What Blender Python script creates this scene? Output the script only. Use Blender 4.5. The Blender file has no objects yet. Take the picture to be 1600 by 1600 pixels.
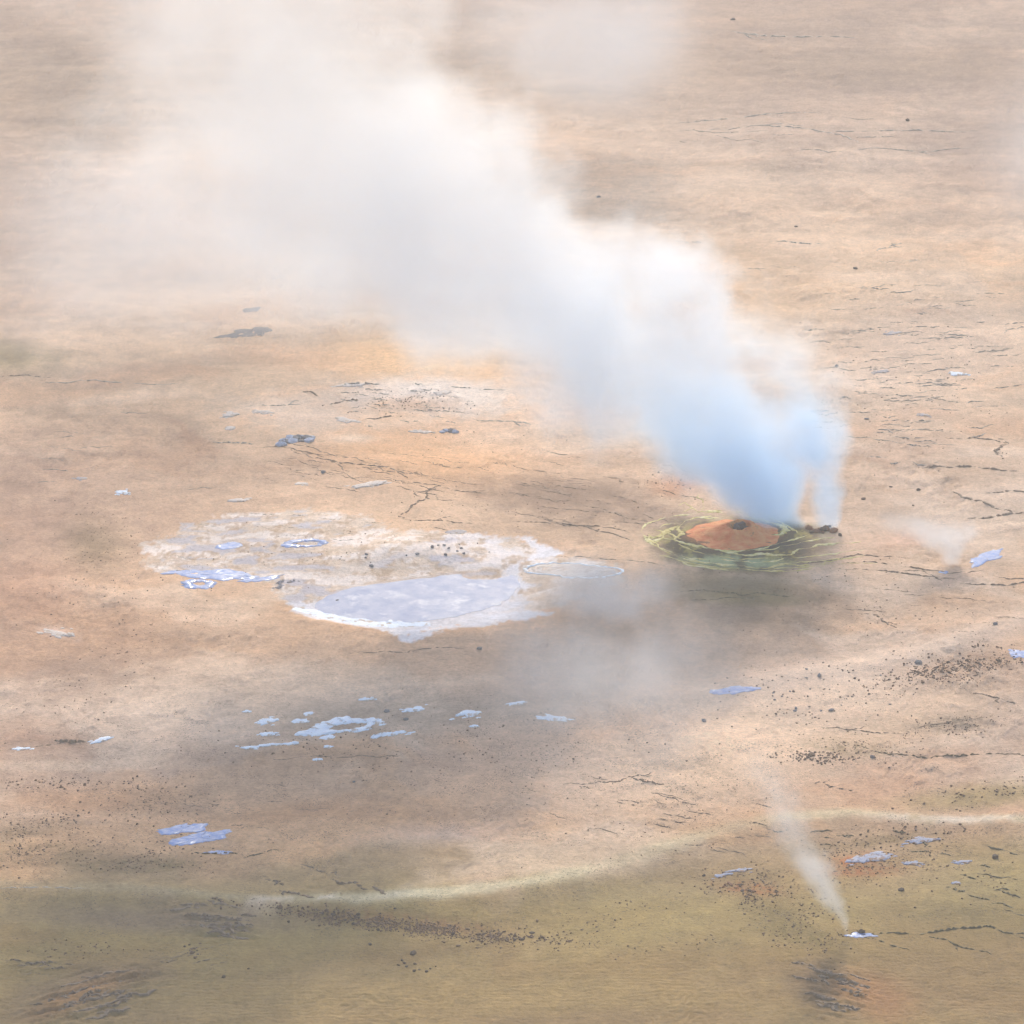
import bpy, math, random
import numpy as np
from mathutils import Vector

# ------------------------------------------------------------------ camera, world, sun, exposure
scene = bpy.context.scene
R = math.radians
CAM_H, TILT, FOV = 77.0, R(18.0), R(14.0)
TH = math.tan(FOV / 2)

cam_d = bpy.data.cameras.new('camera')
cam_d.sensor_width = 36.0
cam_d.lens = 18.0 / TH
cam_d.clip_start, cam_d.clip_end = 1.0, 20000.0
cam = bpy.data.objects.new('camera', cam_d)
scene.collection.objects.link(cam)
cam.location = (0, 0, CAM_H)
cam.rotation_euler = (math.pi / 2 - TILT, 0, 0)
scene.camera = cam

SUN_EL, SUN_AZ = R(28.0), R(0.5)          # azimuth measured from +Y towards +X
world = bpy.data.worlds.new('World')
scene.world = world
world.use_nodes = True
wn = world.node_tree.nodes
wn.clear()
sky = wn.new('ShaderNodeTexSky')
sky.sky_type = 'NISHITA'
sky.sun_disc = False
sky.sun_elevation = SUN_EL
sky.sun_rotation = SUN_AZ
sky.air_density, sky.dust_density, sky.ozone_density = 1.0, 0.8, 1.0
bg = wn.new('ShaderNodeBackground')
bg.inputs['Strength'].default_value = 0.15
wo = wn.new('ShaderNodeOutputWorld')
world.node_tree.links.new(sky.outputs[0], bg.inputs[0])
world.node_tree.links.new(bg.outputs[0], wo.inputs[0])

sun_d = bpy.data.lights.new('sun', 'SUN')
sun_d.energy = 2.6
sun_d.angle = R(0.6)
sun_d.color = (1.0, 0.91, 0.76)
sun = bpy.data.objects.new('sun', sun_d)
scene.collection.objects.link(sun)
to_sun = Vector((math.sin(SUN_AZ) * math.cos(SUN_EL), math.cos(SUN_AZ) * math.cos(SUN_EL), math.sin(SUN_EL)))
sun.rotation_euler = to_sun.to_track_quat('Z', 'Y').to_euler()

vs = scene.view_settings
vs.view_transform, vs.look, vs.gamma = 'Standard', 'None', 1.0
vs.use_curve_mapping = False
vs.exposure = 0.75

scene.render.engine = 'CYCLES'
cy = scene.cycles
cy.max_bounces, cy.diffuse_bounces, cy.glossy_bounces = 8, 2, 2
cy.volume_bounces, cy.transparent_max_bounces = 6, 16
cy.use_denoising = True
cy.use_adaptive_sampling = True
cy.adaptive_threshold = 0.04
cy.volume_step_rate = 3.5
cy.volume_max_steps = 512

C = scene.collection
rng = np.random.default_rng(7)
random.seed(7)

# ------------------------------------------------------------------ noise in numpy
def _hash(ix, iy, seed):
    h = (ix.astype(np.int64) * 374761393 + iy.astype(np.int64) * 668265263 + seed * 1442695041) & 0xFFFFFFFF
    h = ((h ^ (h >> 13)) * 1274126177) & 0xFFFFFFFF
    return (h ^ (h >> 16)) & 0xFFFF

_ANG = np.arange(65536) * (2 * np.pi / 65536)
_GX, _GY = np.cos(_ANG).astype(np.float32), np.sin(_ANG).astype(np.float32)

def perlin(x, y, seed=0):
    x = np.asarray(x, np.float32); y = np.asarray(y, np.float32)
    x0, y0 = np.floor(x), np.floor(y)
    fx, fy = x - x0, y - y0
    ix, iy = x0.astype(np.int64), y0.astype(np.int64)
    u = fx * fx * fx * (fx * (fx * 6 - 15) + 10); v = fy * fy * fy * (fy * (fy * 6 - 15) + 10)
    def g(i, j):
        h = _hash(ix + i, iy + j, seed)
        return _GX[h] * (fx - i) + _GY[h] * (fy - j)
    a = g(0, 0); a = a + u * (g(1, 0) - a)
    b = g(0, 1); b = b + u * (g(1, 1) - b)
    return (a + v * (b - a)) * 1.5

def fbm(x, y, octv=4, seed=0, gain=0.5):
    s, amp, tot = 0.0, 1.0, 0.0
    for k in range(octv):
        s = s + amp * perlin(x, y, seed + k * 17); tot += amp
        x, y, amp = x * 2.03 + 11.3, y * 2.03 - 7.7, amp * gain
    return s / tot

def sstep(a, b, x):
    t = np.clip((x - a) / (b - a), 0, 1)
    return t * t * (3 - 2 * t)

# ------------------------------------------------------------------ survey: chart (u, v) <-> flat ground
# the chart runs 0..1600 across and down the photographed field; it is only used to carry traced places to the ground
ct, st = math.cos(TILT), math.sin(TILT)

def flat(u, v, z=0.0):
    a = (np.asarray(u, float) - 800) / 800 * TH
    b = (800 - np.asarray(v, float)) / 800 * TH
    dy, dz = ct + b * st, -st + b * ct
    t = (z - CAM_H) / dz
    return a * t, dy * t

# ------------------------------------------------------------------ ground grid
NU, NV = 1000, 940
u_in = np.linspace(-130, 1730, NU)
v_in = np.linspace(-160, 1750, NV)
v_far = np.array([-700, -620, -540, -470, -400, -340, -290, -240, -200])
yy_in = flat(np.full_like(v_in, 800), v_in)[1]
yy_far = flat(np.full_like(v_far, 800.0), v_far)[1]
ys = np.concatenate([[9000, 4000, 2000], yy_far, yy_in, [115, 80, 20, -100, -600]])   # far -> near
depth = np.maximum(ys, 100) * ct + CAM_H * st
a_in = (u_in - 800) / 800 * TH
X = depth[:, None] * a_in[None, :]
L = [X[:, 0] - d for d in (4000, 400, 60, 12)]
Rr = [X[:, -1] + d for d in (12, 60, 400, 4000)]
X = np.concatenate([np.stack(L, 1), X, np.stack(Rr, 1)], 1).astype(np.float32)
Y = np.repeat(ys[:, None], X.shape[1], 1).astype(np.float32)
# chart coordinates of every ground vertex
dpt = np.maximum(Y * ct + CAM_H * st, 20)
U = X / dpt / TH * 800 + 800
V = 800 - (Y * st - CAM_H * ct) / dpt / TH * 800
NROW, NCOL = X.shape

def polydist(pts, closed=False, yk=3.2, arrs=None):
    """distance (chart units, rows stretched to ground proportion) to a traced line; and inside flag"""
    uu, vv = arrs if arrs else (U, V)
    d2 = np.full(uu.shape, 1e12, np.float32)
    n = len(pts)
    inside = np.zeros(uu.shape, bool)
    for i in range(n if closed else n - 1):
        (x0, y0), (x1, y1) = pts[i], pts[(i + 1) % n]
        ax, ay, bx, by = x0, y0 * yk, x1, y1 * yk
        ex, ey = bx - ax, by - ay
        px, py = uu - ax, vv * yk - ay
        t = np.clip((px * ex + py * ey) / (ex * ex + ey * ey + 1e-9), 0, 1)
        d2 = np.minimum(d2, (px - t * ex) ** 2 + (py - t * ey) ** 2)
        if closed:
            c = ((y0 > vv) != (y1 > vv)) & (uu < (x1 - x0) * (vv - y0) / (y1 - y0 + 1e-9) + x0)
            inside ^= c
    d = np.sqrt(d2)
    return np.where(inside, -d, d) if closed else d

# shared noise fields (world metres)
N_big = fbm(X / 38, Y / 60, 4, 1)
N_mid = fbm(X / 9, Y / 16, 4, 2)
N_str = fbm((X - 0.25 * Y) / 14, (Y + 0.1 * X) / 5.5, 5, 3)       # streaks running across
N_fin = fbm(X / 1.3, Y / 2.2, 4, 4)
N_spk = fbm(X / 0.34, Y / 0.55, 2, 5)

def ell(cx, cy_, rx, ry, rot=0.0, soft=0.6, warp=0.25):
    c, s = math.cos(R(rot)), math.sin(R(rot))
    du, dv = U - cx, V - cy_
    e = np.sqrt(((du * c + dv * s) / rx) ** 2 + ((-du * s + dv * c) / ry) ** 2) + warp * (N_mid + 0.7 * N_fin + 0.5 * N_str)
    return 1 - sstep(1 - soft, 1 + 0.15, e)

RIDGE = [(-200, 1378), (0, 1384), (200, 1390), (400, 1406), (560, 1409), (700, 1402), (850, 1386), (960, 1354), (1050, 1322), (1150, 1296),
         (1240, 1280), (1330, 1274), (1450, 1284), (1600, 1286), (1800, 1290)]
BAND2 = [(1750, 930), (1600, 968), (1480, 1012), (1350, 1042), (1240, 1058), (1120, 1078), (980, 1110), (820, 1125)]
d_ridge = polydist(RIDGE)
d_band2 = polydist(BAND2)
ridge_v = np.interp(U, [p[0] for p in RIDGE], [p[1] for p in RIDGE])
below = sstep(-4, 60, V - ridge_v)               # the olive slope in front of the pale ridge

ripple = sstep(1440, 1540, V + 40 * N_big) * np.clip(0.45 + 1.2 * N_mid + sstep(1000, 1500, U) * 0.4 + sstep(700, 250, U) * 0.4, 0.05, 1)
ripple = np.maximum(ripple, ell(330, 1450, 130, 40, 8, 0.7))

H = (0.30 * N_big + 0.11 * N_mid + 0.05 * N_fin + 0.08 * N_str + 0.012 * N_spk)
H = H + 0.13 * np.exp(-((d_ridge + 30 * N_mid) / 60) ** 2) - 0.30 * below * np.exp(-((V - ridge_v) / 90) ** 2)
H = H + 0.20 * np.exp(-(d_band2 / 40) ** 2)
wav = np.sin((Y + 0.34 * X + 4.2 * fbm(X / 3.6, Y / 4.5, 4, 9)) * (2 * np.pi / 0.62))
H = H + ripple * 0.020 * wav * np.clip(0.35 + 2.4 * fbm(X / 4, Y / 5, 3, 91), 0, 1.4)
def ridged(a, sx, sy, seed):
    c, s_ = math.cos(R(a)), math.sin(R(a))
    p, q = X * c + Y * s_, -X * s_ + Y * c
    return 1 - 2.2 * np.abs(fbm(p / sx + 0.5 * N_fin, q / sy + 0.3 * N_fin, 3, seed))
gully = [(ell(150, 1555, 170, 52, -18, 0.9, 0.3), 34, 0.26), (ell(335, 1440, 100, 30, 10, 0.9, 0.3), -12, 0.20), (ell(1310, 1548, 80, 70, 20, 0.9, 0.3), -30, 0.22), (ell(70, 1505, 110, 16, 2, 0.9, 0.3), 8, 0.14)]
for gm, ga, gk in gully:
    H = H + gm * gk * ridged(ga, 3.2, 0.75, 51)
T_ = fbm(X / 17 + 0.25 * N_fin, Y / 26 + 0.25 * N_fin, 4, 71)
for kk in range(-6, 7):
    th = kk * 0.085
    H = H + 0.055 * sstep(th - 0.004, th + 0.004, T_ + 0.012 * N_spk) * np.clip(0.2 + 2.6 * fbm(X / 10, Y / 16, 3, 80 + kk), 0, 1) * (1 - 0.7 * below)
flatten = 1 - 0.85 * np.clip(ell(660, 930, 220, 60, 0, 0.4, 0) + ell(1160, 845, 190, 62, 0, 0.4, 0), 0, 1)
H = H * flatten
# hollows
def hollow(cx, cy_, rx, ry, depth_):
    e = ((U - cx) / rx) ** 2 + ((V - cy_) / ry) ** 2
    return -depth_ * np.exp(-e * 1.6)
H = H + hollow(655, 934, 200, 44, 0.22)
POOL = [(492, 948), (515, 930), (560, 917), (620, 909), (690, 900), (716, 898), (736, 905), (775, 905), (800, 899), (812, 908), (806, 922), (790, 938), (765, 950),
        (735, 958), (700, 966), (650, 972), (600, 971), (550, 966), (510, 958)]
d_p = polydist(POOL, True)
POOL_Z = float(H[d_p < 0].mean())
H = H + (POOL_Z - H) * (1 - sstep(4, 60, d_p))
far_fade = sstep(-900, -300, V) * (Y < 700)
H = (H * far_fade).astype(np.float32)

def zat(x, y):
    """height of the ground at world x, y"""
    d = np.maximum(np.asarray(y, float) * ct + CAM_H * st, 20)
    u = np.asarray(x) / d / TH * 800 + 800
    j = np.clip((u - u_in[0]) / (u_in[1] - u_in[0]) + 4, 0, NCOL - 1.001)
    i = np.clip(np.interp(-np.asarray(y, float), -ys, np.arange(len(ys))), 0, NROW - 1.001)
    i0, j0 = np.floor(i).astype(int), np.floor(j).astype(int)
    fi, fj = i - i0, j - j0
    return (H[i0, j0] * (1 - fi) * (1 - fj) + H[i0 + 1, j0] * fi * (1 - fj) + H[i0, j0 + 1] * (1 - fi) * fj + H[i0 + 1, j0 + 1] * fi * fj)

def G(u, v):
    """a traced place on the ground, as world x, y, z"""
    z = 0.0
    for _ in range(4):
        x, y = flat(u, v, z)
        z = zat(x, y)
    return x, y, z

def mpp(v):
    """metres per chart unit across, at chart row v"""
    x0, y = flat(800, v); x1, _ = flat(801, v)
    return float(x1 - x0)

# ------------------------------------------------------------------ colour of the ground: soil pigment, with some shade painted in
KA = np.array([0.785, 0.722, 0.685])
def lin(c):
    c = np.array(c, float) / 255
    return np.where(c < 0.04045, c / 12.92, ((c + 0.055) / 1.055) ** 2.4)
def alb(c, k=1.0):
    return np.clip(lin(c) * KA * k, 0, 0.9)

rows = [(-700, (176, 154, 138)), (-100, (180, 156, 138)), (40, (182, 158, 138)), (120, (186, 163, 140)), (230, (205, 184, 164)), (330, (216, 192, 168)),
        (460, (220, 194, 165)), (600, (221, 196, 168)), (740, (219, 191, 164)), (850, (214, 188, 162)), (960, (210, 180, 152)), (1040, (205, 178, 154)),
        (1110, (204, 182, 162)), (1190, (206, 180, 158)), (1270, (208, 178, 150)), (1350, (186, 162, 126)), (1430, (168, 150, 102)), (1520, (162, 142, 98)),
        (1600, (162, 138, 100)), (2200, (162, 138, 100))]
rv = [r[0] for r in rows]
rc = np.stack([alb(r[1]) for r in rows])
Vw = V + 26 * N_big + 18 * N_str
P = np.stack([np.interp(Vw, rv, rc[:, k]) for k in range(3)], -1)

def mix(c, m, k=1.0):
    global P
    m = np.clip(m, 0, 1)[..., None]
    P = P * (1 - m) + (alb(c, k) if not isinstance(c, np.ndarray) else c) * m

W1 = fbm((X - 0.5 * Y) / 26 + 0.4 * N_mid, (Y + 0.15 * X) / 13 + 0.5 * N_mid, 4, 101)
W2 = fbm((X + 0.3 * Y) / 30 + 0.4 * N_mid, (Y - 0.1 * X) / 15 + 0.5 * N_mid, 4, 131)
up = (1 - below) * (0.35 + 0.65 * sstep(150, 650, V))
mix((238, 218, 196), 0.55 * up * sstep(0.08, 0.34, W1))
mix((232, 190, 150), 0.50 * up * sstep(0.10, 0.38, W2))
mix((178, 154, 134), 0.45 * up * sstep(0.10, 0.36, -W1))
mix((196, 150, 116), 0.35 * up * sstep(0.14, 0.40, -W2))
mix((172, 150, 110), 0.45 * below * sstep(0.05, 0.3, W1))
mix((140, 112, 76), 0.40 * below * sstep(0.08, 0.3, -W2))
mix((182, 150, 132), 0.62 * ell(-40, 880, 380, 360, 0, 0.95, 0.4))  # vignette painted into the soil colour: this edge and those below darker
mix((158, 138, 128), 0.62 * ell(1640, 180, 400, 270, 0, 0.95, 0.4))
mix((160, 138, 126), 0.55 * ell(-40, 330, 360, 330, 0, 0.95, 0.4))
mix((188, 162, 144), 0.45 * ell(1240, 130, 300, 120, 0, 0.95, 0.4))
mix((250, 228, 206), 0.75 * ell(1080, 1170, 340, 120, -12, 0.95, 0.4))  # bright middle of the vignette, painted as paler soil
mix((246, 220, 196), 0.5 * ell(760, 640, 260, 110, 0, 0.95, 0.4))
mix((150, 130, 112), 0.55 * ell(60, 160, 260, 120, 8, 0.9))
mix((172, 150, 132), 0.5 * ell(1330, 60, 360, 34, 3, 0.8))
mix((165, 143, 122), 0.55 * ell(1330, 105, 300, 40, 2, 0.8))
mix((232, 200, 165), 0.65 * ell(1140, 440, 210, 70, 12, 0.9))
mix((226, 186, 150), 0.45 * ell(1080, 420, 90, 40, 25, 0.9))
mix((228, 206, 186), 0.6 * ell(1450, 560, 300, 130, -8, 0.9))
mix((206, 182, 158), 0.5 * ell(1550, 650, 160, 26, -12, 0.8))
mix((128, 116, 74), 0.75 * ell(10, 560, 150, 40, 4, 0.9))
mix((196, 168, 140), 0.5 * ell(60, 620, 130, 40, 4, 0.9))
mix((244, 206, 158), 0.8 * ell(660, 565, 210, 52, 4, 0.9))
mix((236, 190, 144), 0.7 * ell(680, 715, 240, 62, 6, 0.9))
mix((230, 192, 156), 0.5 * ell(470, 560, 140, 30, 6, 0.9))
mix((252, 242, 230), 0.95 * ell(680, 618, 165, 38, 3, 0.8, 0.5))
mix((240, 226, 212), 0.5 * ell(470, 650, 150, 40, 3, 0.9, 0.6))
mix((205, 165, 130), 0.55 * ell(650, 634, 80, 16, 2, 0.9, 0.7))
mix((242, 226, 206), 0.6 * ell(545, 686, 60, 10, 0, 0.9, 0.5))
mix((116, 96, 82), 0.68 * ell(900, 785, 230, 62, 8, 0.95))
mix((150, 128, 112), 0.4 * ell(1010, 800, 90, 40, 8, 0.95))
mix((120, 105, 76), 0.6 * ell(150, 860, 75, 66, 20, 0.95))
mix((200, 165, 135), 0.45 * ell(150, 990, 240, 90, 4, 0.95))
mix((206, 160, 130), 0.3 * ell(40, 930, 120, 60, 4, 0.95))
mix((232, 205, 186), 0.7 * ell(90, 992, 36, 12, 8, 0.7, 0.8))
# sinter field round the pools
SINTER = [(218, 893), (235, 858), (300, 822), (370, 806), (470, 798), (560, 806), (630, 836), (720, 836), (800, 838), (850, 850), (880, 870), (960, 884),
          (990, 905), (940, 925), (880, 950), (850, 962), (800, 968), (740, 976), (690, 980), (660, 993), (636, 1001), (610, 985), (550, 978), (495, 968), (462, 945), (440, 930),
          (395, 912), (330, 905), (260, 903)]
d_s = polydist(SINTER, True) + 34 * N_fin + 22 * N_mid + 14 * N_spk
m_s = 1 - sstep(-14, 4, d_s)
S1 = fbm((X - 0.8 * Y) / 2.6, (Y + 0.25 * X) / 1.7, 5, 151)
mix((226, 216, 204), 0.85 * m_s * (0.55 + 0.9 * np.clip(S1 + 0.35, 0, 1)))
mix((202, 186, 168), 0.75 * m_s * sstep(0.02, 0.16, S1 + 0.3 * N_fin))
mix((238, 234, 232), 0.8 * m_s * sstep(0.05, 0.2, -S1 + 0.3 * N_str))
mix((178, 156, 134), 0.6 * m_s * sstep(0.10, 0.28, N_fin + 0.7 * N_spk))
mix((196, 204, 226), 0.55 * m_s * sstep(0.14, 0.3, S1 - 0.4 * N_mid))
mix((196, 178, 160), 0.55 * ell(900, 935, 110, 36, -6, 0.9) )
# white rim of the big pool
RIM = [(455, 943), (470, 955), (500, 966), (545, 974), (590, 979), (615, 988), (636, 1001), (660, 995), (690, 980), (740, 976), (790, 969), (850, 962), (812, 952), (826, 938), (806, 930),
       (832, 914), (815, 904), (798, 896), (770, 902), (735, 904), (716, 897), (690, 899), (600, 910), (540, 922), (505, 934)]
d_r = polydist(RIM, True) + 20 * N_fin + 16 * N_spk + 10 * N_mid
mix((232, 236, 246), 0.95 * (1 - sstep(-8, 4, d_r)) * np.clip(0.95 + 0.9 * S1, 0.45, 1))
mix((236, 238, 244), 0.9 * (1 - sstep(6, 20, np.abs(polydist(RIM[1:12]) + 14 * N_fin + 12 * N_spk))))
mix((206, 194, 184), 0.8 * ell(655, 904, 130, 7, -6, 0.8, 0.3))
def veins(pts, w, c, k, wob=22):
    d = polydist(pts) + wob * N_fin + 10 * N_spk
    mix(c, k * (1 - sstep(w * 0.3, w, np.abs(d))))
veins([(700, 846), (740, 842), (775, 840), (760, 855), (790, 868), (830, 868), (865, 868)], 15, (238, 236, 238), 0.8)
veins([(815, 842), (845, 858), (870, 866), (835, 872), (805, 885), (790, 905)], 16, (236, 238, 245), 0.85)
veins([(640, 868), (700, 856), (740, 846)], 16, (232, 228, 228), 0.7)
veins([(800, 935), (840, 925), (880, 918)], 12, (236, 230, 226), 0.6)
veins([(780, 955), (850, 945), (905, 930)], 12, (232, 224, 218), 0.5)
veins([(690, 880), (740, 886), (775, 882), (790, 868)], 12, (234, 230, 230), 0.7)
veins([(520, 900), (580, 884), (640, 872), (700, 866)], 26, (226, 220, 216), 0.6)
# the fumarole apron
m_ap = ell(1163, 848, 158, 44, 0, 0.3, 0.32)
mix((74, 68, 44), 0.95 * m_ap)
mix((168, 160, 92), 0.75 * m_ap * sstep(0.0, 0.25, N_fin + 0.6 * N_spk))
mix((176, 190, 152), 0.85 * m_ap * ell(1140, 878, 130, 13, 2, 0.8, 0.4) * sstep(-0.1, 0.25, N_fin + 0.2))
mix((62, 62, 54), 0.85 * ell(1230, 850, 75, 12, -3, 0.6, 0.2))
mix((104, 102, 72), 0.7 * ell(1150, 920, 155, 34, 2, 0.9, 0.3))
mix((172, 160, 100), 0.5 * ell(1165, 938, 100, 14, 2, 0.9, 0.3))
mix((206, 132, 86), 0.8 * ell(1145, 836, 80, 21, 0, 0.5, 0.3))
mix((196, 140, 100), 0.65 * ell(1062, 758, 62, 26, -6, 0.9, 0.4))
mix((214, 178, 148), 0.6 * ell(1340, 850, 110, 46, -4, 0.9, 0.3))
mix((224, 186, 160), 0.6 * ell(1420, 838, 60, 22, -6, 0.9, 0.3))
mix((222, 190, 165), 0.5 * ell(1500, 900, 60, 12, -14, 0.9, 0.3))
mix((132, 116, 100), 0.65 * ell(1190, 962, 170, 34, 4, 0.9, 0.3))  # cast shadow of the steam in front of the vents, painted in
# paths and banks, and the plume's shadow painted as greyer bands
mix((230, 210, 190), 0.65 * np.exp(-(d_band2 / 55) ** 2) * sstep(1000, 1300, U))
mix((232, 222, 188), 0.72 * np.exp(-((d_ridge + 13 * N_fin + 13 * N_mid) / 21) ** 2) * (0.8 + 0.9 * N_str) * (0.3 + 0.8 * sstep(300, 650, U)))
mix((236, 230, 220), 0.6 * np.exp(-((d_ridge + 26 * N_fin) / 20) ** 2) * sstep(-0.25, 0.3, N_fin + N_mid) * (ell(590, 1408, 260, 20, 0, 0.9, 0) + ell(1480, 1285, 180, 20, 0, 0.9, 0)))
mix((244, 214, 180), 0.5 * ell(1150, 1190, 260, 80, -12, 0.95))
mix((232, 204, 172), 0.5 * ell(1400, 1130, 220, 60, -10, 0.95))
mix((186, 172, 156), 0.55 * ell(640, 1120, 420, 46, -2, 0.95))  # plume's shadow band, painted into the ground as grey
mix((180, 160, 140), 0.5 * ell(420, 1215, 260, 46, 0, 0.95))  # the same shadow band further left, painted darker
mix((220, 200, 188), 0.45 * ell(700, 1305, 200, 26, -4, 0.95))
mix((214, 168, 128), 0.5 * ell(110, 1250, 200, 34, -2, 0.95))
mix((206, 160, 120), 0.35 * ell(470, 1270, 200, 24, -3, 0.95))
mix((156, 136, 90), 0.5 * below * sstep(-0.1, 0.4, N_str + 0.5 * N_mid))
mix((176, 160, 112), 0.55 * ell(1180, 1440, 320, 60, -4, 0.95) * below)
mix((160, 148, 88), 0.55 * ell(1540, 1245, 200, 28, -6, 0.9))
mix((158, 148, 100), 0.5 * ell(1560, 1380, 180, 90, 0, 0.9))
mix((150, 140, 106), 0.5 * ell(1000, 1395, 220, 40, -8, 0.95))
mix((150, 132, 116), 0.6 * ell(250, 1430, 330, 28, 2, 0.9))  # shade of the upper plume, painted on the near slope
mix((142, 122, 102), 0.6 * ell(140, 1540, 200, 44, -14, 0.9))  # gully: erosion tone with shade painted in
mix((122, 104, 84), 0.75 * ell(1280, 1545, 62, 62, 20, 0.9))  # gully tone, with the slim plume's shadow painted in
mix((186, 142, 96), 0.6 * ell(130, 1555, 110, 26, -20, 0.9))
mix((180, 134, 94), 0.6 * ell(1370, 1560, 90, 50, 20, 0.95))
mix((236, 214, 190), 0.55 * ell(110, 1196, 220, 12, -1, 0.95))
mix((238, 214, 188), 0.6 * ell(1290, 1100, 260, 50, -9, 0.95))
# rubble-stained patches: c, cx, cy, rx, ry, rot, strength
PATCH = [((150, 112, 78), 640, 1438, 215, 16, 5, 0.75), ((168, 126, 92), 1490, 1048, 130, 24, -10, 0.6), ((120, 110, 76), 1330, 1172, 110, 20, 4, 0.6),
         ((96, 92, 78), 1490, 1132, 70, 16, -6, 0.65), ((140, 112, 76), 1180, 1380, 90, 32, 10, 0.7), ((150, 110, 70), 1350, 1352, 110, 30, -6, 0.75),
         ((202, 120, 74), 1340, 1338, 52, 13, -8, 0.8), ((176, 112, 70), 1340, 1360, 90, 12, -4, 0.6), ((190, 126, 84), 1170, 1385, 60, 14, 6, 0.6), ((112, 102, 56), 1270, 1470, 90, 26, 8, 0.75),
         ((120, 108, 66), 1220, 1440, 60, 30, 20, 0.6), ((126, 112, 72), 1390, 1310, 120, 12, -4, 0.55), ((130, 108, 78), 40, 1300, 110, 16, -6, 0.6), ((138, 118, 84), 60, 1335, 150, 24, 0, 0.6),
         ((110, 104, 64), 230, 1350, 110, 14, -3, 0.6), ((134, 112, 84), 250, 1250, 90, 30, -4, 0.4), ((132, 120, 76), 980, 1420, 150, 22, -8, 0.4), ((110, 98, 68), 1180, 1362, 90, 18, -8, 0.45)]
for c, cx, cy_, rx, ry, rot, k in PATCH:
    m = ell(cx, cy_, rx, ry, rot, 0.9, 0.55)
    mix(c, k * m * (0.35 + 0.65 * sstep(-0.15, 0.25, N_fin + 0.8 * N_spk)))
# even-handed mottling everywhere
lum = P.mean(-1, keepdims=True)
P = lum + (P - lum) * 1.08
P = 0.47 * (np.clip(P, 0.01, 1) / 0.45) ** 1.1
mot = 1 + 0.22 * N_mid + 0.28 * N_str + 0.15 * N_fin + 0.12 * N_spk + 0.15 * N_big
P = np.clip(P * mot[..., None], 0.02, 0.85)
tint = np.stack([1 + 0.05 * N_big, np.ones_like(N_big), 1 - 0.09 * N_big], -1)
P = np.clip(P * tint, 0.02, 0.85)
speck = np.clip(0.35 + 0.5 * N_mid + 0.55 * sstep(950, 1250, V), 0.05, 1)
for c, cx, cy_, rx, ry, rot, k in PATCH:
    speck = np.maximum(speck, 1.4 * ell(cx, cy_, rx, ry, rot, 0.9, 0.4))
speck = speck * (1 - 0.8 * ripple)

# ------------------------------------------------------------------ materials
def nt(name):
    m = bpy.data.materials.new(name)
    m.use_nodes = True
    t = m.node_tree
    t.nodes.clear()
    return m, t, t.nodes, t.links

def math_node(t, op, a, b=None, c=None, clamp=False):
    n = t.nodes.new('ShaderNodeMath'); n.operation = op; n.use_clamp = clamp
    for i, x in enumerate((a, b, c)):
        if x is None: continue
        if isinstance(x, (int, float)): n.inputs[i].default_value = x
        else: t.links.new(x, n.inputs[i])
    return n.outputs[0]

def noise_node(t, vec, scale, detail=4, rough=0.55):
    n = t.nodes.new('ShaderNodeTexNoise')
    n.inputs['Scale'].default_value = scale; n.inputs['Detail'].default_value = detail; n.inputs['Roughness'].default_value = rough
    if vec is not None: t.links.new(vec, n.inputs['Vector'])
    return n.outputs['Fac']

def maprange(t, x, a, b, c, d, smooth=False):
    n = t.nodes.new('ShaderNodeMapRange'); n.interpolation_type = 'SMOOTHSTEP' if smooth else 'LINEAR'
    for k, val in enumerate((x, a, b, c, d)):
        if isinstance(val, (int, float)): n.inputs[k].default_value = val
        else: t.links.new(val, n.inputs[k])
    return n.outputs[0]

def mixcol(t, fac, a, b, mode='MIX'):
    n = t.nodes.new('ShaderNodeMix'); n.data_type = 'RGBA'; n.blend_type = mode
    for sock, val in ((n.inputs[0], fac), (n.inputs[6], a), (n.inputs[7], b)):
        if isinstance(val, (int, float)): sock.default_value = val
        elif isinstance(val, (tuple, list, np.ndarray)): sock.default_value = (*[float(q) for q in val[:3]], 1)
        else: t.links.new(val, sock)
    return n.outputs[2]

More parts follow.
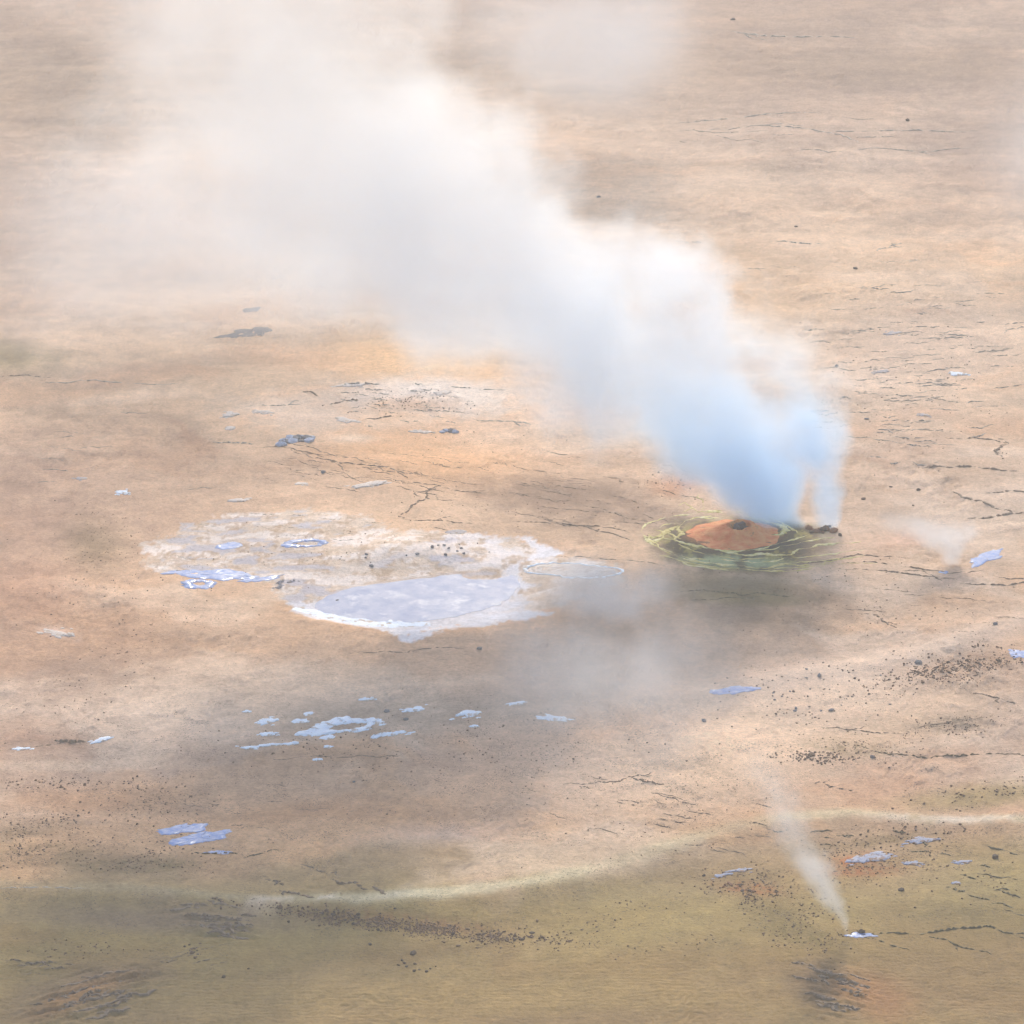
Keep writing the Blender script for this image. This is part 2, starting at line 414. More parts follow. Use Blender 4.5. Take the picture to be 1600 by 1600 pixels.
def ground_material():
    m, t, n, l = nt('geothermal_soil')
    out = n.new('ShaderNodeOutputMaterial'); b = n.new('ShaderNodeBsdfPrincipled')
    tc = n.new('ShaderNodeTexCoord'); obj = tc.outputs['Object']
    at = n.new('ShaderNodeAttribute'); at.attribute_name = 'pigment'
    sp = n.new('ShaderNodeAttribute'); sp.attribute_name = 'speck'
    rp = n.new('ShaderNodeAttribute'); rp.attribute_name = 'ripple'
    mp = n.new('ShaderNodeMapping'); mp.inputs['Scale'].default_value = (1.0, 1.25, 1.0); mp.inputs['Rotation'].default_value = (0, 0, R(-14)); l.new(obj, mp.inputs[0])
    n1 = noise_node(t, obj, 5.5, 4, 0.65)
    n2 = noise_node(t, mp.outputs[0], 0.9, 6, 0.62)
    n3 = noise_node(t, obj, 11.0, 2, 0.5)
    f = math_node(t, 'ADD', maprange(t, n1, 0.25, 0.75, 0.80, 1.20), maprange(t, n2, 0.3, 0.7, -0.10, 0.10))
    col = mixcol(t, 1.0, at.outputs['Color'], f, 'MULTIPLY')
    cm = n.new('ShaderNodeCombineColor')
    for i in range(3): l.new(f, cm.inputs[i])
    col = mixcol(t, 1.0, at.outputs['Color'], cm.outputs[0], 'MULTIPLY')
    grain = maprange(t, n3, 0.57, 0.65, 0.0, 1.0)
    gsel = maprange(t, noise_node(t, mp.outputs[0], 0.55, 3, 0.6), 0.40, 0.58, 0.0, 1.0)
    g2 = math_node(t, 'MULTIPLY', math_node(t, 'MULTIPLY', grain, gsel), math_node(t, 'MULTIPLY', sp.outputs['Fac'], 0.85), clamp=True)
    col = mixcol(t, g2, col, (0.085, 0.062, 0.045))
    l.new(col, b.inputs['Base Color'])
    b.inputs['Roughness'].default_value = 0.92
    b.inputs['Specular IOR Level'].default_value = 0.15
    wv = n.new('ShaderNodeTexWave'); wv.wave_type = 'BANDS'; wv.bands_direction = 'Y'
    wv.inputs['Scale'].default_value = 0.8; wv.inputs['Distortion'].default_value = 9.0; wv.inputs['Detail'].default_value = 4; wv.inputs['Detail Scale'].default_value = 0.9
    l.new(obj, wv.inputs[0])
    hgt = math_node(t, 'ADD', math_node(t, 'MULTIPLY', n1, 0.07), math_node(t, 'MULTIPLY', n2, 0.085))
    hgt = math_node(t, 'ADD', hgt, math_node(t, 'MULTIPLY', math_node(t, 'MULTIPLY', wv.outputs['Fac'], rp.outputs['Fac']), 0.014))
    bp = n.new('ShaderNodeBump'); bp.inputs['Strength'].default_value = 0.9; bp.inputs['Distance'].default_value = 1.0
    l.new(hgt, bp.inputs['Height']); l.new(bp.outputs[0], b.inputs['Normal'])
    l.new(b.outputs[0], out.inputs['Surface'])
    return m

def stone_material(name, c1, c2, rough=0.85, scale=6.0, spec=0.3, bump=0.04, ior=1.45, sand=None, cover=(0.54, 0.60)):
    m, t, n, l = nt(name)
    out = n.new('ShaderNodeOutputMaterial'); b = n.new('ShaderNodeBsdfPrincipled')
    tc = n.new('ShaderNodeTexCoord')
    f = noise_node(t, tc.outputs['Object'], scale, 5, 0.6)
    col = mixcol(t, maprange(t, f, 0.35, 0.65, 0, 1), c1, c2)
    if sand is not None:
        col = mixcol(t, maprange(t, noise_node(t, tc.outputs['Object'], scale * 0.8, 6, 0.7), cover[0], cover[1], 0, 0.85), col, sand)
    l.new(col, b.inputs['Base Color'])
    b.inputs['Roughness'].default_value = rough; b.inputs['Specular IOR Level'].default_value = spec; b.inputs['IOR'].default_value = ior
    bp = n.new('ShaderNodeBump'); bp.inputs['Strength'].default_value = 0.8; bp.inputs['Distance'].default_value = bump
    l.new(noise_node(t, tc.outputs['Object'], scale * 2.2, 5, 0.65), bp.inputs['Height']); l.new(bp.outputs[0], b.inputs['Normal'])
    l.new(b.outputs[0], out.inputs['Surface'])
    return m

M = {}
M['ground'] = ground_material()
M['stone_dark'] = stone_material('dark_basalt', (0.07, 0.045, 0.032), (0.16, 0.105, 0.07))
M['stone_brown'] = stone_material('brown_stone', (0.13, 0.075, 0.042), (0.25, 0.15, 0.09))
M['stone_grey'] = stone_material('grey_stone', (0.13, 0.125, 0.125), (0.26, 0.25, 0.25))
M['stone_red'] = stone_material('rusty_stone', (0.20, 0.085, 0.045), (0.34, 0.17, 0.09))
M['stone_pale'] = stone_material('pale_blue_stone', (0.30, 0.33, 0.42), (0.48, 0.50, 0.58))
M['crack'] = stone_material('crack_soil', (0.20, 0.135, 0.085), (0.30, 0.21, 0.14), scale=3)
M['crack_olive'] = stone_material('olive_crack_soil', (0.11, 0.085, 0.045), (0.19, 0.15, 0.08), scale=3)
M['crack_pale'] = stone_material('pale_crack_soil', (0.34, 0.27, 0.20), (0.45, 0.37, 0.29), scale=3)
M['orange'] = stone_material('iron_stained_clay', alb((226, 116, 56)), alb((240, 168, 108)), scale=1.6, bump=0.14, sand=alb((130, 100, 70)), cover=(0.62, 0.70))
M['vent_dark'] = stone_material('vent_stone', (0.035, 0.03, 0.035), (0.10, 0.08, 0.085), scale=5, bump=0.08)
M['sulphur'] = stone_material('sulphur_crust', alb((220, 206, 124)), alb((246, 238, 186)), scale=2.5, bump=0.05)
M['sulphur_dim'] = stone_material('dull_sulphur_crust', alb((192, 176, 100)), alb((226, 214, 150)), scale=2.5, bump=0.05)
M['silica'] = stone_material('white_silica', (0.74, 0.78, 0.86), (0.86, 0.87, 0.88), scale=2.2, rough=0.85, spec=0.12, bump=0.05, sand=alb((206, 186, 164)))
M['silica_warm'] = stone_material('cream_silica', alb((222, 212, 202)), alb((240, 232, 226)), scale=2.2, rough=0.85, spec=0.12, bump=0.05, sand=alb((206, 186, 164)))
M['silica_grey'] = stone_material('grey_silica', alb((176, 172, 178)), alb((208, 202, 202)), scale=2.2, rough=0.85, spec=0.12, bump=0.05, sand=alb((206, 186, 164)))
M['mud_water'] = stone_material('milky_water', alb((150, 180, 238)), alb((208, 218, 244)), scale=2.4, rough=0.15, spec=0.5, ior=1.06, bump=0.004)  # milky body, with the blue of the reflected sky put into the colour
M['crust_blue'] = stone_material('blue_grey_crust', alb((150, 164, 198)), alb((200, 204, 216)), scale=3.0, rough=0.8, spec=0.15, sand=alb((150, 118, 84)), cover=(0.50, 0.58))
M['pool_water'] = stone_material('pool_water', alb((160, 174, 210)), alb((200, 208, 228)), scale=0.8, sand=alb((232, 238, 248)), cover=(0.53, 0.66), rough=0.15, spec=0.5, ior=1.06, bump=0.004)  # reflected sky's blue is in the base colour here too
M['grey_water'] = stone_material('grey_mud_water', (0.17, 0.155, 0.15), (0.24, 0.22, 0.205), scale=0.7, rough=0.6, spec=0.0, ior=1.01, bump=0.004)

# ------------------------------------------------------------------ object helpers
def link(o, parent=None):
    C.objects.link(o)
    if parent is not None: o.parent = parent
    return o

def mesh_obj(name, verts, faces, mat, parent=None, smooth=True, loc=None):
    me = bpy.data.meshes.new(name)
    verts = np.asarray(verts, float)
    if loc is not None: verts = verts - np.asarray(loc, float)
    me.from_pydata(verts.tolist(), [], faces)
    me.materials.append(mat)
    if smooth: me.shade_smooth()
    me.update()
    o = bpy.data.objects.new(name, me)
    if loc is not None: o.location = loc
    return link(o, parent)

def tag(o, label=None, cat=None, group=None, kind=None):
    for k, x in (('label', label), ('category', cat), ('group', group), ('kind', kind)):
        if x: o[k] = x
    return o

def empty(name, loc):
    o = bpy.data.objects.new(name, None); o.location = loc; o.empty_display_size = 0.3
    return link(o)

# ------------------------------------------------------------------ the ground
me = bpy.data.meshes.new('ground')
nvt = NROW * NCOL
co = np.stack([X, Y, H], -1).reshape(-1, 3).astype(np.float32)
idx = np.arange(nvt).reshape(NROW, NCOL)
quads = np.stack([idx[1:, :-1], idx[1:, 1:], idx[:-1, 1:], idx[:-1, :-1]], -1).reshape(-1, 4).astype(np.int32)
me.vertices.add(nvt); me.vertices.foreach_set('co', co.ravel())
me.loops.add(quads.size); me.loops.foreach_set('vertex_index', quads.ravel())
me.polygons.add(len(quads)); me.polygons.foreach_set('loop_start', np.arange(0, quads.size, 4, dtype=np.int32))
me.update(calc_edges=True)
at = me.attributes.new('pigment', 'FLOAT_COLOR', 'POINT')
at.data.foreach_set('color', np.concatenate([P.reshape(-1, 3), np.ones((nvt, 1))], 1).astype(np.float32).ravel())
for nm, arr in (('speck', speck), ('ripple', ripple)):
    a_ = me.attributes.new(nm, 'FLOAT', 'POINT'); a_.data.foreach_set('value', np.ascontiguousarray(arr, np.float32).ravel())
me.materials.append(M['ground'])
me.shade_smooth()
ground = link(bpy.data.objects.new('ground', me))
tag(ground, 'bare beige, orange and olive geothermal soil', kind='structure')

# ------------------------------------------------------------------ cracks: low broken scarps in the crust
def jag(pts, amp, n=3):
    pts = [np.array(p, float) for p in pts]
    for _ in range(n):
        q = [pts[0]]
        for a, b in zip(pts[:-1], pts[1:]):
            dlt = b - a
            nrm = np.array([-dlt[1], dlt[0]])
            q.append((a + b) / 2 + nrm * rng.normal(0, amp)); q.append(b)
        pts = q
        amp *= 0.95
    return pts

def scarp_strip(line, hgt, wid):
    """line: world xy points; a lip that stands up on its near side and runs out on its far side"""
    n = len(line)
    vs_, fs = [], []
    for i, p in enumerate(line):
        d = line[min(i + 1, n - 1)] - line[max(i - 1, 0)]
        d = d / (np.linalg.norm(d) + 1e-6)
        nr = np.array([-d[1], d[0]])
        if nr[1] < 0: nr = -nr                      # far side
        e = math.sin(math.pi * min(1, max(0.02, i / (n - 1)))) ** 0.5
        gap = 0.0 if float(perlin(np.float32(i * 0.33 + line[0][0] * 3.1), np.float32(line[0][1]), 61)) < -0.22 else 1.0
        k = e * (0.35 + 1.2 * rng.random()) * gap + 0.001
        h_, w_ = hgt * k, wid * (0.35 + 0.65 * e)
        for off, dz in ((-0.30 * w_, -0.03), (-0.14 * w_, h_ * 0.85), (0.10 * w_, h_), (1.0 * w_, -0.02)):
            q = p + nr * off
            vs_.append((q[0], q[1], float(zat(q[0], q[1])) + dz))
    for i in range(n - 1):
        for k in range(3):
            a = i * 4 + k
            fs.append((a, a + 4, a + 5, a + 1))
    return vs_, fs

n_crack = 0
def crack(pts, h=0.09, w=0.22, mat='crack', jg=0.10, branches=0, it=4, into=None):
    jg = jg * 1.25
    global n_crack
    vm = sum(p[1] for p in pts) / len(pts)
    k_ = float(np.interp(vm, [0, 700, 1000, 1600], [0.42, 0.64, 0.64, 0.6]))
    h, w = h * k_, w * k_
    line = [np.array(G(*p)[:2]) for p in pts]
    line = jag(line, jg, it)
    vs_, fs = scarp_strip(line, h, w)
    for _ in range(branches):
        i = int(rng.integers(2, max(3, len(line) - 3)))
        d = line[min(i + 1, len(line) - 1)] - line[i - 1]
        ln = np.linalg.norm(line[-1] - line[0]) * rng.uniform(0.15, 0.35)
        ang = math.atan2(d[1], d[0]) + rng.choice([-1, 1]) * rng.uniform(0.3, 0.8)
        end = line[i] + ln * np.array([math.cos(ang), math.sin(ang)])
        v2, f2 = scarp_strip(jag([line[i], end], jg, 4), h * 0.7, w * 0.7)
        o = len(vs_)
        vs_ += v2; fs += [tuple(a + o for a in f) for f in f2]
    n_crack += 1
    if into is not None:
        o = len(into[0]); into[0].extend(vs_); into[1].extend(tuple(a + o for a in f) for f in fs)
        n_crack -= 1
        return
    return mesh_obj('crack', vs_, fs, M[mat], ground, smooth=False)

# long cracks traced one by one
for a in [
    ([(690, 758), (668, 768), (662, 782), (640, 796), (632, 812)], .09, .2, 'crack', .16, 3),
    ([(632, 812), (690, 813), (740, 818)], .07, .18, 'crack', .06, 1),
    ([(600, 745), (660, 756), (720, 768), (780, 772)], .06, .2, 'crack', .08, 1),
    ([(790, 748), (850, 760), (900, 778)], .06, .2, 'crack', .07, 1),
    ([(840, 808), (890, 820), (950, 832), (990, 846)], .08, .2, 'crack', .06, 1),
    ([(800, 815), (860, 818), (930, 822), (985, 832)], .08, .2, 'crack', .06, 0),
    ([(905, 790), (960, 802), (1010, 812)], .06, .18, 'crack', .07, 1),
    ([(860, 870), (930, 872), (1000, 878), (1040, 884)], .05, .16, 'crack', .05, 0),
    ([(470, 705), (510, 718), (560, 726), (620, 736), (680, 748)], .08, .25, 'crack', .08, 2),
    ([(400, 700), (470, 705), (540, 712)], .05, .2, 'crack', .09, 1),
    ([(440, 690), (490, 700), (540, 715), (600, 722)], .05, .2, 'crack', .1, 1),
    ([(1440, 731), (1490, 730), (1540, 732), (1590, 736)], .16, .5, 'crack', .05, 0),
    ([(1480, 685), (1520, 684), (1570, 686)], .10, .3, 'crack', .06, 1),
    ([(1570, 690), (1562, 702), (1566, 714)], .12, .3, 'crack', .15, 1),
    ([(1490, 768), (1530, 782), (1580, 798)], .10, .4, 'crack', .10, 1),
    ([(1510, 810), (1560, 806), (1600, 800)], .14, .5, 'crack', .05, 0),
    ([(1540, 770), (1580, 766), (1620, 772)], .08, .4, 'crack', .08, 0),
    ([(1310, 882), (1360, 878), (1420, 886), (1480, 896), (1540, 890)], .09, .2, 'crack', .05, 1),
    ([(1320, 890), (1380, 892), (1440, 900), (1500, 906)], .08, .2, 'crack', .05, 1),
    ([(1240, 886), (1300, 876), (1340, 866), (1420, 872)], .08, .2, 'crack', .06, 0),
    ([(1500, 912), (1550, 914), (1600, 910), (1640, 905)], .10, .3, 'crack', .05, 0),
    ([(1560, 902), (1600, 905), (1640, 912)], .07, .2, 'crack', .05, 0),
    ([(1055, 926), (1100, 922), (1130, 926), (1160, 930), (1210, 930), (1240, 933)], .09, .2, 'crack_olive', .05, 0),
    ([(1078, 938), (1110, 937), (1150, 934), (1190, 932)], .06, .16, 'crack_olive', .06, 0),
    ([(1340, 958), (1380, 972), (1400, 982)], .07, .2, 'crack', .1, 1),
    ([(1325, 1462), (1380, 1458), (1440, 1460), (1490, 1452), (1540, 1447), (1570, 1458), (1620, 1459)], .13, .22, 'crack_olive', .06, 2),
    ([(1450, 1462), (1480, 1468), (1510, 1482), (1550, 1492)], .09, .2, 'crack_olive', .08, 1),
    ([(1340, 1165), (1390, 1180), (1450, 1185), (1500, 1182), (1540, 1178), (1600, 1178)], .10, .2, 'crack_olive', .06, 1),
    ([(1500, 1072), (1540, 1086), (1570, 1094), (1610, 1104)], .08, .25, 'crack', .09, 1),
    ([(1430, 1138), (1480, 1130), (1540, 1120)], .06, .2, 'crack', .10, 2),
    ([(1280, 1136), (1320, 1140), (1370, 1145), (1410, 1146)], .07, .2, 'crack', .08, 1),
    ([(985, 1216), (1010, 1222), (1040, 1226)], .11, .25, 'crack', .10, 2),
    ([(880, 1226), (940, 1222), (990, 1214), (1020, 1206)], .07, .2, 'crack', .10, 1),
    ([(1020, 1240), (1060, 1252), (1090, 1258)], .07, .2, 'crack', .08, 1),
    ([(1296, 1218), (1310, 1232), (1340, 1238)], .08, .25, 'crack', .14, 1),
    ([(415, 1374), (432, 1380), (440, 1384)], .10, .3, 'crack', .14, 2),
    ([(436, 1392), (460, 1396), (492, 1402)], .14, .3, 'crack', .10, 1),
    ([(520, 1374), (550, 1380), (575, 1390)], .14, .35, 'crack', .12, 2),
    ([(585, 1384), (602, 1398)], .11, .3, 'crack', .12, 0),
    ([(470, 1350), (500, 1362), (530, 1372)], .07, .2, 'crack', .12, 1),
    ([(80, 1154), (110, 1160), (140, 1158)], .16, .4, 'crack', .08, 0),
    ([(10, 1170), (60, 1166), (100, 1158)], .06, .2, 'crack', .08, 0),
    ([(440, 1186), (530, 1184), (600, 1182), (640, 1178)], .05, .15, 'crack', .06, 0),
    ([(300, 1332), (340, 1334), (365, 1332)], .10, .3, 'crack_olive', .08, 1),
    ([(380, 1340), (400, 1336), (440, 1328)], .06, .2, 'crack_olive', .1, 1),
    ([(540, 1022), (600, 1018), (680, 1012), (730, 1014)], .05, .16, 'crack', .05, 0),
    ([(425, 919), (440, 916), (455, 910), (470, 909)], .16, .4, 'silica_grey', .15, 1),
    ([(1210, 378), (1250, 380), (1285, 381)], .12, .4, 'crack_pale', .05, 0),
    ([(1040, 374), (1080, 378), (1100, 380)], .08, .3, 'crack_pale', .08, 1),
    ([(1370, 392), (1390, 386), (1410, 380)], .10, .4, 'crack_pale', .1, 2),
    ([(1060, 192), (1100, 188), (1140, 186), (1200, 178), (1280, 176)], .14, .6, 'crack_pale', .06, 1),
    ([(1100, 205), (1180, 196), (1240, 200), (1300, 208), (1340, 222)], .14, .6, 'crack_pale', .08, 2),
    ([(1360, 205), (1420, 204), (1480, 206), (1530, 204)], .14, .5, 'crack_pale', .06, 0),
    ([(1340, 234), (1400, 234), (1440, 238), (1520, 232)], .12, .5, 'crack_pale', .06, 1),
    ([(1140, 48), (1190, 56), (1260, 58), (1340, 60)], .22, .8, 'crack_pale', .06, 2),
    ([(0, 1388), (60, 1386), (140, 1388)], .04, .3, 'crack_pale', .03, 0),
    ([(60, 598), (150, 594), (290, 600)], .08, .3, 'crack_pale', .05, 0),
    ([(0, 588), (40, 586), (80, 590)], .10, .3, 'crack', .06, 0),
    ([(530, 604), (560, 600), (595, 600)], .16, .4, 'crack_pale', .06, 0),
    ([(705, 604), (740, 607), (790, 610)], .10, .3, 'crack_pale', .06, 0),
    ([(472, 612), (485, 612), (497, 620)], .10, .3, 'crack', .08, 0),
    ([(515, 632), (545, 626), (560, 625)], .14, .4, 'crack', .08, 0),
    ([(570, 655), (600, 652), (616, 650)], .10, .3, 'crack', .08, 0),
    ([(380, 636), (430, 634), (470, 632)], .08, .3, 'crack_pale', .08, 1),
    ([(740, 655), (800, 658), (830, 664)], .08, .3, 'crack_pale', .08, 1),
    ([(330, 690), (370, 692), (400, 694)], .10, .3, 'crack_pale', .08, 0),
]:
    crack(*a)
fine = {}
# fine scarps scattered in the crusted tracts: centre, spread, number, length in chart units, height, slope, material
for (cx, cy_, rx, ry, num, ln, h, slope, mt) in [
    (1450, 540, 150, 110, 110, 40, .08, -0.05, 'crack_pale'), (1420, 650, 150, 60, 40, 40, .09, -0.02, 'crack_pale'), (1200, 200, 180, 30, 12, 70, .10, 0.05, 'crack_pale'),
    (1200, 420, 150, 25, 8, 40, .07, 0.08, 'crack_pale'), (900, 770, 170, 50, 40, 60, .05, 0.16, 'crack'), (560, 730, 170, 30, 30, 60, .05, 0.18, 'crack'),
    (620, 630, 120, 36, 40, 24, .08, 0.03, 'crack_pale'), (420, 830, 170, 34, 14, 34, .04, 0.05, 'crack_pale'), (150, 700, 140, 90, 10, 50, .05, 0.03, 'crack_pale'),
    (1440, 950, 140, 40, 10, 46, .05, 0.1, 'crack'), (1000, 1260, 190, 50, 12, 40, .06, 0.22, 'crack'), (340, 1440, 60, 28, 22, 40, .16, 0.12, 'crack'),
    (140, 1560, 70, 34, 18, 60, .16, -0.24, 'crack'), (300, 1500, 80, 26, 8, 44, .06, -0.2, 'crack'), (60, 1510, 60, 10, 8, 36, .09, 0.02, 'crack'), (1310, 1545, 46, 50, 24, 36, .15, 0.22, 'crack'),
    (1530, 1370, 70, 50, 10, 44, .12, 0.25, 'crack_olive'), (1380, 1310, 150, 22, 10, 26, .09, 0.12, 'crack_olive'), (1100, 1300, 120, 40, 10, 34, .07, 0.18, 'crack'), (420, 1250, 200, 90, 12, 40, .04, 0.02, 'crack')]:
    for _ in range(num):
        u0 = cx + rx * np.clip(rng.normal(0, 0.55), -1.2, 1.2); v0 = cy_ + ry * np.clip(rng.normal(0, 0.6), -1.2, 1.2)
        l_ = ln * rng.uniform(0.4, 1.5); s_ = slope + rng.normal(0, 0.06)
        crack([(u0 - l_ / 2, v0 - s_ * l_ / 2), (u0, v0 + rng.normal(0, 1.5)), (u0 + l_ / 2, v0 + s_ * l_ / 2)], h * rng.uniform(.4, 1.1), h * 2.2, mt, 0.10, 0, 3, into=fine.setdefault(mt, ([], [])) if num >= 30 or mt == 'crack_pale' else None)

for mt, (v_, f_) in fine.items():
    tag(mesh_obj('fine_cracks', v_, f_, M[mt], ground, smooth=False), kind='stuff')

# ------------------------------------------------------------------ the fumarole: orange mound, dark crater, sulphur ridges
fx, fy, fz = (float(q) for q in G(1146, 836))
fum = empty('fumarole_mound', (fx, fy, fz))
tag(fum, 'low orange fumarole mound with dark crater inside rings of yellow sulphur crust', 'fumarole')
sc = mpp(836)
def mound():
    nr, na = 40, 120
    rx, ry, hh = 74 * sc, 74 * sc, 0.46
    cxo, cyo = 13 * sc, 0.35                       # crater offset from the centre
    vs_, fs = [], []
    for i in range(nr):
        t = i / (nr - 1)
        for j in range(na):
            th = 2 * math.pi * j / na
            wob = 1 + 0.10 * float(perlin(3 + 1.6 * math.cos(th), 5 + 1.6 * math.sin(th), 31)) + 0.05 * float(perlin(9 + 5 * math.cos(th), 5 + 5 * math.sin(th), 32))
            x = cxo * (1 - t) + rx * wob * t * math.cos(th); y = cyo * (1 - t) + ry * wob * t * math.sin(th)
            prof = (1 - sstep(0.12, 1.0, np.float64(t))) ** 1.25
            rim = 0.16 * math.exp(-((t - 0.30) / 0.07) ** 2)
            pit = -0.75 * math.exp(-(t / 0.185) ** 4)
            bumpy = 0.22 * float(fbm(np.array([x * 1.1]), np.array([y * 1.1]), 4, 41)[0]) * (1 - t ** 4)
            z = hh * float(prof) + rim * (0.7 + 0.6 * math.sin(th * 1.0 + 0.4)) + pit + bumpy
            if i == nr - 1: z = -0.08
            vs_.append((fx + x, fy + y, fz + z + 0.02))
    for i in range(nr - 1):
        for j in range(na):
            a, b = i * na + j, i * na + (j + 1) % na
            fs.append((a, a + na, b + na, b))
    fs.append(tuple(range(na)))
    return vs_, fs
v_, f_ = mound()
o = mesh_obj('cone', v_, f_, M['orange'], fum, loc=(fx, fy, fz)); o.location = (0, 0, 0)
tag(o, 'rusty orange clay cone')

def stone_mesh(seed, sub=1, flatn=0.62):
    import bmesh
    r_ = np.random.default_rng(seed)
    bm = bmesh.new()
    bmesh.ops.create_icosphere(bm, subdivisions=sub, radius=1.0)
    ax = r_.uniform(0.7, 1.25, 3)
    off = r_.uniform(0, 50, 2)
    for v in bm.verts:
        k = 1 + 0.42 * float(perlin(off[0] + v.co.x * 1.3 + v.co.z, off[1] + v.co.y * 1.3 - v.co.z, seed))
        v.co = Vector((v.co.x * ax[0] * k, v.co.y * ax[1] * k, v.co.z * flatn * ax[2] * k))
    me_ = bpy.data.meshes.new('stone'); bm.to_mesh(me_); bm.free()
    return me_

def add_part(name, me_, mat, parent, wloc, size, rz):
    m2 = me_.copy(); m2.materials.clear(); m2.materials.append(mat)
    o = bpy.data.objects.new(name, m2)
    o.location = (wloc[0] - parent.location.x, wloc[1] - parent.location.y, wloc[2] - parent.location.z)
    o.scale = (size, size, size); o.rotation_euler = (0, 0, rz)
    return link(o, parent)

# dark blocks choking the crater
for k in range(16):
    a = rng.uniform(0, 6.28); rr = rng.uniform(0.05, 0.42)
    add_part('vent_stone', stone_mesh(300 + k, 1, 0.8), M['vent_dark'], fum, (fx + 13 * sc + rr * math.cos(a), fy + 0.4 + rr * 0.9 * math.sin(a), fz + 0.35 + 0.22 * (0.5 - rr) + rng.uniform(0, .12)), rng.uniform(.12, .24), a)

def ridge_ribbon(pts, h, w, mat, parent, name='sulphur_ridge', jg=0.09, closed=False):
    line = [np.array(G(*p)[:2]) for p in pts]
    line = jag(line, jg, 3)
    n = len(line)
    vs_, fs = [], []
    prof = [(-1.0, -0.06), (-0.55, 0.62), (-0.1, 1.0), (0.35, 0.75), (1.0, -0.06)]
    for i, p in enumerate(line):
        d = line[min(i + 1, n - 1)] - line[max(i - 1, 0)]
        d = d / (np.linalg.norm(d) + 1e-6); nr = np.array([-d[1], d[0]])
        if nr[1] < 0: nr = -nr
        e = min(1, i / 3 + 0.1, (n - 1 - i) / 3 + 0.1)
        br = float(np.clip(0.75 + 1.7 * perlin(np.float32(p[0] * 0.9), np.float32(p[1] * 0.5), 67), 0.12, 1.6))
        hk, wk = h * e * rng.uniform(0.45, 1.35) * min(1, br), w * (0.5 + 0.5 * e) * rng.uniform(0.55, 1.45) * br
        for off, z in prof:
            q = p + nr * off * wk
            vs_.append((q[0] - fx, q[1] - fy, float(zat(q[0], q[1])) - fz + (z * hk if z > 0 else -0.06)))
    for i in range(n - 1):
        for k in range(4):
            a = i * 5 + k
            fs.append((a, a + 5, a + 6, a + 1))
    return mesh_obj(name, vs_, fs, mat, parent, smooth=False)

for pts, h, w, mt in [
    ([(1008, 818), (1001, 830), (1010, 843), (1022, 852), (1040, 862), (1075, 872), (1110, 880), (1160, 884)], .22, .26, 'sulphur'),
    ([(1008, 820), (1030, 812), (1055, 806), (1085, 803), (1110, 798), (1135, 802)], .18, .22, 'sulphur'),
    ([(1020, 845), (1040, 842), (1060, 846), (1085, 853), (1115, 858), (1150, 862), (1175, 859), (1205, 852), (1230, 846), (1262, 836)], .24, .24, 'sulphur'),
    ([(1125, 860), (1150, 865), (1165, 868), (1185, 865), (1210, 868), (1235, 867), (1248, 858), (1275, 852), (1310, 848), (1345, 846)], .20, .22, 'sulphur'),
    ([(1040, 812), (1070, 813), (1090, 808), (1130, 809)], .15, .2, 'sulphur'),
    ([(1165, 806), (1190, 812), (1210, 818), (1228, 828), (1222, 834), (1208, 838)], .26, .26, 'sulphur'),
    ([(1172, 812), (1195, 822), (1212, 832)], .18, .2, 'sulphur_dim'),
    ([(1030, 868), (1060, 876), (1100, 884), (1150, 888), (1200, 892), (1240, 892), (1290, 884)], .14, .22, 'sulphur_dim'),
    ([(1045, 860), (1080, 873), (1115, 873), (1140, 876), (1175, 880), (1200, 878), (1232, 870)], .13, .18, 'sulphur'),
    ([(1150, 885), (1200, 888), (1250, 878), (1300, 874), (1350, 868)], .12, .2, 'sulphur_dim'),
    ([(1022, 848), (1035, 836), (1050, 825), (1065, 820), (1072, 812)], .18, .24, 'sulphur_dim'),
    ([(1055, 846), (1062, 836), (1058, 826), (1070, 818)], .14, .2, 'sulphur_dim'),
    ([(1068, 800), (1082, 793), (1094, 800), (1098, 785), (1092, 772)], .10, .14, 'sulphur_dim'),
    ([(1082, 793), (1070, 785), (1060, 790)], .10, .14, 'sulphur_dim'),
    ([(1010, 832), (1022, 842), (1030, 838), (1040, 828)], .14, .2, 'sulphur_dim'),
    ([(1215, 880), (1250, 884), (1290, 878), (1320, 872)], .10, .2, 'sulphur_dim'),
    ([(1015, 838), (1030, 856), (1055, 868), (1090, 878), (1130, 884), (1180, 886)], .14, .2, 'sulphur'),
    ([(1060, 850), (1085, 862), (1120, 868), (1160, 874), (1200, 872)], .12, .16, 'sulphur_dim'),
    ([(1030, 824), (1048, 818), (1068, 816), (1084, 810), (1112, 806)], .13, .18, 'sulphur'),
    ([(1180, 860), (1210, 858), (1245, 850), (1280, 842), (1305, 840)], .14, .16, 'sulphur'),
    ([(1100, 802), (1140, 799), (1175, 802), (1205, 810), (1232, 822), (1246, 832)], .14, .18, 'sulphur_dim'),
    ([(1010, 826), (1034, 830), (1052, 836), (1064, 842)], .12, .16, 'sulphur_dim'),
    ([(1200, 890), (1260, 886), (1320, 880), (1370, 880)], .10, .16, 'sulphur_dim'),
    ([(1230, 874), (1275, 868), (1320, 862), (1350, 860)], .10, .16, 'sulphur'),
    ([(1040, 868), (1070, 880), (1110, 888), (1150, 892)], .10, .16, 'sulphur'),
]:
    ridge_ribbon(pts, h * 0.25, w * 0.72, M[mt], fum)
    
